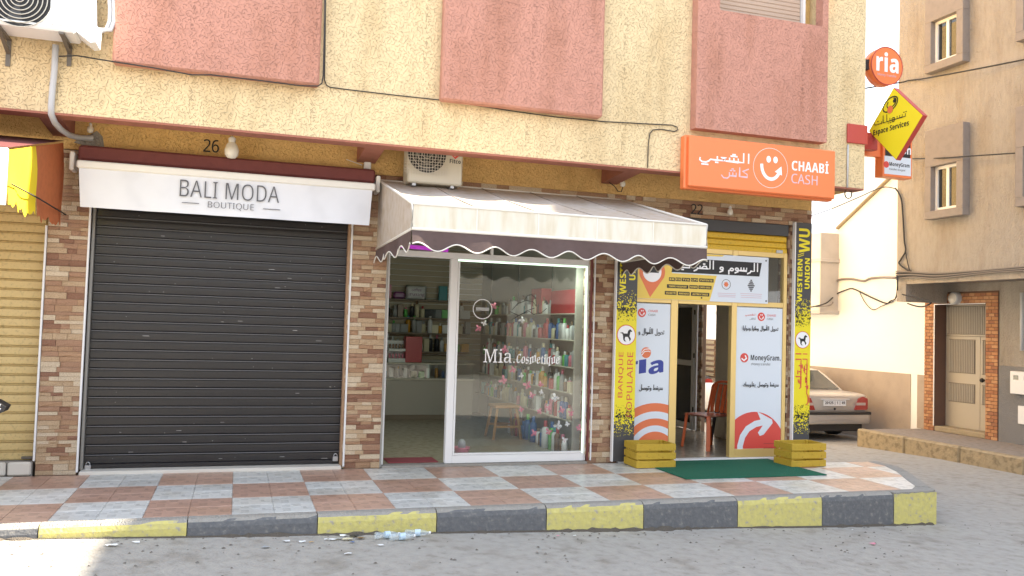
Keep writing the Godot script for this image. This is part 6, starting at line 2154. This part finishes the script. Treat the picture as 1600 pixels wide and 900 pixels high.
	cb.call("black cable sagging along the white wall above the bundle's end", [[1266, 480, 11.1], [1290, 474, 11.1], [1305, 462, w1], [1325, 452, w1], [1335, 452, w1], [1360, 464, w1], [1385, 474, w1], [1398, 468, w1], [1402, 452, g1], [1402, 430, g1]], 0.013, M.cable)
	cb.call("thin black cable hanging in a deep loop on the white wall", [[1343, 456, w1], [1352, 473, w1], [1364, 484, w1], [1378, 478, w1], [1396, 471, w1]], 0.008, M.cable)
	cb.call("black cable looping under the tan house's corner beam", [[1418, 474, g1], [1430, 478, g1], [1443, 479, g1], [1455, 473, g1], [1462, 461, lx - 0.1]], 0.012, M.cable)
	cb.call("grey cable running up the bay to the bundle", [[1300, 455, w1], [1302, 470, w1], [1296, 477, 11.12], [1275, 479, 11.12]], 0.015, M.cable_grey)
	# ---- house across the street behind the camera, mirrored in the shop windows
	var o = thing("opposite_house", "plain cream house on the far side of the street, mirrored in the shop windows", "house", Vector3(2, -0.3, 20))
	part(o, "wall", bx(Vector3(-14, -0.4, 19), Vector3(16, 6.0, 25)), M.pale_wall)
	for i in 7:
		part(o, "window", bx(Vector3(-11 + i * 3.6, 3.4, 18.97), Vector3(-9.6 + i * 3.6, 4.7, 18.999)), M.dark_glass)
		part(o, "door", bx(Vector3(-11.2 + i * 3.6, -0.2, 18.96), Vector3(-9.2 + i * 3.6, 2.3, 18.999)), M.brown_gate)

func car(at: Vector3, label, silver: bool):
	# a four door saloon, its tail at +z; x across, built round `at` on the ground at the tail's middle
	var t = thing("parked_car", label, "car", at, "cars parked in the side street")
	t.scale = Vector3(0.94, 0.88, 1.0)
	var paint = M.car_paint if silver else M.dark_grey
	var o = at + Vector3(0, 0.03, 0)
	var loft = func(rings, called, m):
		var b = MB.new(true)
		for i in rings.size() - 1:
			var A = rings[i]
			var B = rings[i + 1]
			var n = A.size()
			for k in n:
				b.quad(A[(k + 1) % n], A[k], B[k], B[(k + 1) % n])
		var c0 = Vector3.ZERO
		b.face(rings[0], Vector3.BACK)
		b.face(rings[-1], Vector3.FORWARD)
		return part(t, called, b.done(), m)
	var ring = func(z, hw, y0, y1, rr):
		var a = []
		var cs = [[hw - rr, y1 - rr, 0.0], [-hw + rr, y1 - rr, PI / 2], [-hw + rr, y0 + rr, PI], [hw - rr, y0 + rr, PI * 1.5]]
		for c in cs:
			for k in 5:
				var an = c[2] + PI / 2 * k / 4.0
				a.append(o + Vector3(c[0] + rr * cos(an), c[1] + rr * sin(an), z))
		return a
	# body: tail, boot, flanks, bonnet
	loft.call([ring.call(-0.03, 0.74, 0.50, 0.90, 0.06), ring.call(-0.06, 0.79, 0.42, 0.935, 0.08), ring.call(-0.25, 0.825, 0.24, 0.955, 0.09), ring.call(-0.8, 0.845, 0.22, 0.97, 0.10), ring.call(-1.4, 0.85, 0.22, 0.96, 0.10), ring.call(-3.0, 0.85, 0.22, 0.93, 0.10), ring.call(-3.9, 0.83, 0.24, 0.86, 0.10), ring.call(-4.3, 0.78, 0.30, 0.74, 0.12)], "body", paint)
	# cabin
	loft.call([ring.call(-0.55, 0.66, 0.90, 0.985, 0.04), ring.call(-0.95, 0.62, 0.90, 1.27, 0.07), ring.call(-1.15, 0.60, 0.90, 1.38, 0.08), ring.call(-1.5, 0.59, 0.90, 1.425, 0.09), ring.call(-2.3, 0.60, 0.90, 1.41, 0.09), ring.call(-2.75, 0.63, 0.90, 1.22, 0.08), ring.call(-3.1, 0.68, 0.90, 0.96, 0.04)], "cabin", paint)
	var rw = MB.new()
	rw.face([o + Vector3(-0.56, 1.01, -0.548), o + Vector3(0.56, 1.01, -0.548), o + Vector3(0.47, 1.375, -1.085), o + Vector3(-0.47, 1.375, -1.085)], Vector3(0, 0.7, 1))
	part(t, "rear_window", rw.done(), M.dark_glass)
	for s in [-1.0, 1.0]:
		var sw = MB.new()
		sw.face([o + Vector3(s * 0.648, 0.99, -0.95), o + Vector3(s * 0.612, 1.30, -1.2), o + Vector3(s * 0.61, 1.35, -2.2), o + Vector3(s * 0.655, 0.99, -2.8)], Vector3(s, 0, 0))
		part(t, "side_window", sw.done(), M.dark_glass)
		var lp = MB.new()
		lp.prism(PackedVector2Array([Vector2(s * 0.46, 0.62), Vector2(s * 0.745, 0.62), Vector2(s * 0.745, 0.86), Vector2(s * 0.66, 0.895), Vector2(s * 0.56, 0.86)]), -0.04, -0.005, Transform3D(Basis(), o))
		lp.box(o + Vector3(s * 0.70 - 0.045, 0.62, -0.30), o + Vector3(s * 0.775 + 0.045 * s, 0.86, -0.042), 0.02)
		var tl = part(t, "tail_lamp", lp.done(), M.tail_lamp)
		part(tl, "clear_lens", bx(o + Vector3(s * 0.60 - 0.11, 0.715, -0.006), o + Vector3(s * 0.60 + 0.11, 0.77, 0.0)), M.lamp_clear)
	loft.call([ring.call(0.05, 0.74, 0.36, 0.56, 0.05), ring.call(0.03, 0.80, 0.33, 0.575, 0.06), ring.call(-0.12, 0.845, 0.33, 0.575, 0.06), ring.call(-0.75, 0.86, 0.33, 0.575, 0.05)], "bumper", paint)
	part(t, "bumper_strip", bx(o + Vector3(-0.80, 0.525, -0.10), o + Vector3(0.80, 0.585, 0.062), 0.01), M.car_trim)
	part(t, "under_tray", bx(o + Vector3(-0.70, 0.17, -3.9), o + Vector3(0.70, 0.335, -0.05), 0.03), M.car_trim)
	part(t, "number_plate", bx(o + Vector3(-0.26, 0.70, -0.03), o + Vector3(0.26, 0.82, -0.012), 0.003), M.ink_white)
	if silver:
		txt(t, "20125 | 1 | 49", "bold", o + Vector3(0, 0.76, -0.0105), 0.46, 0.075, M.ink_black)
		part(t, "plate_trim", bx(o + Vector3(-0.32, 0.825, -0.03), o + Vector3(0.34, 0.85, -0.004), 0.004), M.white_trim)
		var lk = MB.new(true)
		lk.lathe([Vector2(0, 0.0), Vector2(0.022, 0), Vector2(0.022, 0.012), Vector2(0, 0.012)], 12, Transform3D(Basis(Vector3.RIGHT, PI / 2), o + Vector3(0, 0.64, -0.022)))
		part(t, "boot_lock", lk.done(), M.dark)
	for s in [-1.0, 1.0]:
		for z in [-0.95, -3.55]:
			var wh = MB.new(true)
			wh.lathe([Vector2(0.0, 0), Vector2(0.29, 0.0), Vector2(0.31, 0.03), Vector2(0.31, 0.17), Vector2(0.29, 0.2), Vector2(0, 0.2)], 24, Transform3D(Basis(Vector3.BACK, -PI / 2 * s), at + Vector3(s * 0.63, 0.312, z)))
			var wn = part(t, "wheel", wh.done(), M.tyre)
			var rm = MB.new(true)
			rm.lathe([Vector2(0.19, 0.2), Vector2(0.19, 0.206), Vector2(0, 0.212)], 20, Transform3D(Basis(Vector3.BACK, -PI / 2 * s), at + Vector3(s * 0.63, 0.312, z)))
			part(wn, "rim", rm.done(), M.steel)

# ---------------------------------------------------------------- litter on the road
func scrap(u, v, m, w, label):
	var p = px(u, v, 1, -0.2)
	for i in 4:
		p = px(u, v, 1, road_y(p.x, p.z) + 0.006)
	var b = MB.new()
	var r := RandomNumberGenerator.new()
	r.seed = int(u * 7 + v)
	var n = 7
	var c = p + Vector3(0, w * 0.25, 0)
	var ring = []
	for i in n:
		var an = TAU * i / n
		ring.append(p + Vector3(cos(an) * w * r.randf_range(0.5, 1.1), r.randf_range(0.0, 0.25) * w, sin(an) * w * r.randf_range(0.3, 0.7)))
	for i in n:
		b.face([c, ring[i], ring[(i + 1) % n]], Vector3.UP)
	var o = one("paper_scrap", b.done(), m, label, "litter", "litter by the kerb")
	return o

func crushed_bottle(u, v, turn, label):
	var p = px(u, v, 1, -0.2)
	for i in 4:
		p = px(u, v, 1, road_y(p.x, p.z))
	var t = thing("plastic_bottle", label, "bottle", p, "litter by the kerb")
	var xf = Transform3D(Basis(Vector3.UP, turn) * Basis(Vector3.FORWARD, PI / 2) * Basis().scaled(Vector3(0.8, 0.85, 0.7)), p + Vector3(0, 0.028, 0))
	var m = MB.new(true)
	m.lathe([Vector2(0, 0), Vector2(0.028, 0.002), Vector2(0.034, 0.012), Vector2(0.033, 0.05), Vector2(0.028, 0.07), Vector2(0.034, 0.09), Vector2(0.034, 0.15), Vector2(0.024, 0.19), Vector2(0.013, 0.215), Vector2(0.013, 0.235), Vector2(0, 0.235)], 14, xf)
	part(t, "bottle_body", m.done(), M.clear_plastic)
	var l = MB.new(true)
	l.lathe([Vector2(0.035, 0.095), Vector2(0.035, 0.145)], 14, xf)
	part(t, "paper_label", l.done(), M.label_blue)
	var c = MB.new(true)
	c.lathe([Vector2(0.015, 0.222), Vector2(0.015, 0.242), Vector2(0, 0.242)], 10, xf)
	part(t, "cap", c.done(), M.pack_white)

func litter():
	crushed_bottle(585, 843, 0.15, "clear crushed plastic bottle with blue label in the gutter, nearest the heap of scraps")
	crushed_bottle(632, 838, -0.2, "clear plastic bottle with blue label in the gutter, at the black kerb stone")
	crushed_bottle(608, 845, 0.05, "clear plastic bottle lying between the two other bottles in the gutter")
	var list = [[537, 837, "pack_white", 0.045, "crumpled white paper on top of the litter heap"], [530, 842, "pack_grey", 0.04, "grey plastic scrap in the litter heap"], [545, 843, "pack_cream", 0.05, "cream wrapper scrap in the litter heap"], [555, 838, "pack_black", 0.05, "black plastic scrap in the litter heap"], [563, 841, "pack_brown", 0.045, "brown leaf scrap at the heap's edge by the bottles"], [550, 847, "pack_blue", 0.025, "small blue wrapper in front of the litter heap"], [520, 843, "pack_white", 0.035, "white carton scrap at the left of the heap by the yellow kerb stone"], [511, 843, "pack_white", 0.025, "tiny white scrap at the edge of the litter heap"], [448, 846, "pack_white", 0.04, "white crumpled tissue alone before the black kerb stone"], [472, 847, "pack_white", 0.04, "flat white stick of paper beside the yellow wrapper"], [486, 847, "pack_amber", 0.025, "small yellow wrapper beside a white paper strip"], [545, 865, "pack_white", 0.035, "flat white paper scrap out on the open asphalt"], [415, 855, "pack_grey", 0.035, "grey paper strip out on the asphalt before the black kerb stone"], [213, 847, "pack_white", 0.035, "white crumpled paper at the sunlit yellow kerb stone"], [174, 853, "pack_white", 0.055, "long white paper strip near the sunlit yellow kerb stone"], [1364, 850, "pack_pink", 0.045, "pink and white wrapper lying alone on the asphalt near the corner"], [898, 837, "pack_white", 0.022, "small white scrap under a yellow kerb stone"], [872, 837, "pack_pink", 0.02, "small pink scrap under a yellow kerb stone"], [1332, 828, "pack_white", 0.018, "tiny white scrap at the last black kerb stone"], [595, 852, "pack_white", 0.03, "white cotton bud shaped scrap before the bottles"]]
	for e in list:
		scrap(e[0], e[1], M[e[2]], e[3], e[4])
	# dark dirt gathered at the foot of the kerb
	var dr := RandomNumberGenerator.new()
	dr.seed = 12
	var dm = MB.new()
	var prev = null
	for i in 220:
		var x = -3.0 + i * 0.0437
		var wd = maxf(0.003, dr.randf_range(-0.012, 0.022) + 0.012 * sin(x * 2.3) + 0.008 * sin(x * 7.1))
		var yr = road_y(x, 2.08) + 0.009
		var row = [Vector3(x, yr + wd * 0.6, 2.064), Vector3(x, yr + wd * 0.2, 2.066 + wd * 0.6), Vector3(x, yr - 0.015, 2.07 + wd * 1.5)]
		if prev != null:
			for k in 2:
				dm.face([prev[k], row[k], row[k + 1], prev[k + 1]], Vector3.UP)
		prev = row
	var gd = one("gutter_dirt", dm.done(), M.gutter_dirt, "dark dirt gathered in the gutter along the foot of the kerb", "dirt")
	gd.set_meta("kind", "stuff")
	# gravel and dark chips scattered over the asphalt
	var r := RandomNumberGenerator.new()
	r.seed = 77
	var b = MB.new()
	for i in 480:
		var x = r.randf_range(-2.2, 7.4)
		var z = 2.1 + pow(r.randf(), 1.6) * 2.6
		var s = r.randf_range(0.004, 0.014)
		var c = Vector3(x, road_y(x, z) + s * 0.3, z)
		var ring = []
		for k in 5:
			var an = TAU * k / 5.0 + r.randf()
			ring.append(c + Vector3(cos(an) * s * r.randf_range(0.7, 1.6), -s * 0.2, sin(an) * s * r.randf_range(0.6, 1.1)))
		var top = c + Vector3(0, s * 0.5, 0)
		for k in 5:
			b.face([top, ring[k], ring[(k + 1) % 5]], Vector3.UP)
	var g = one("road_grit", b.done(), M.bracket, "dark grit and chips scattered over the asphalt along the kerb", "grit")
	g.set_meta("kind", "stuff")
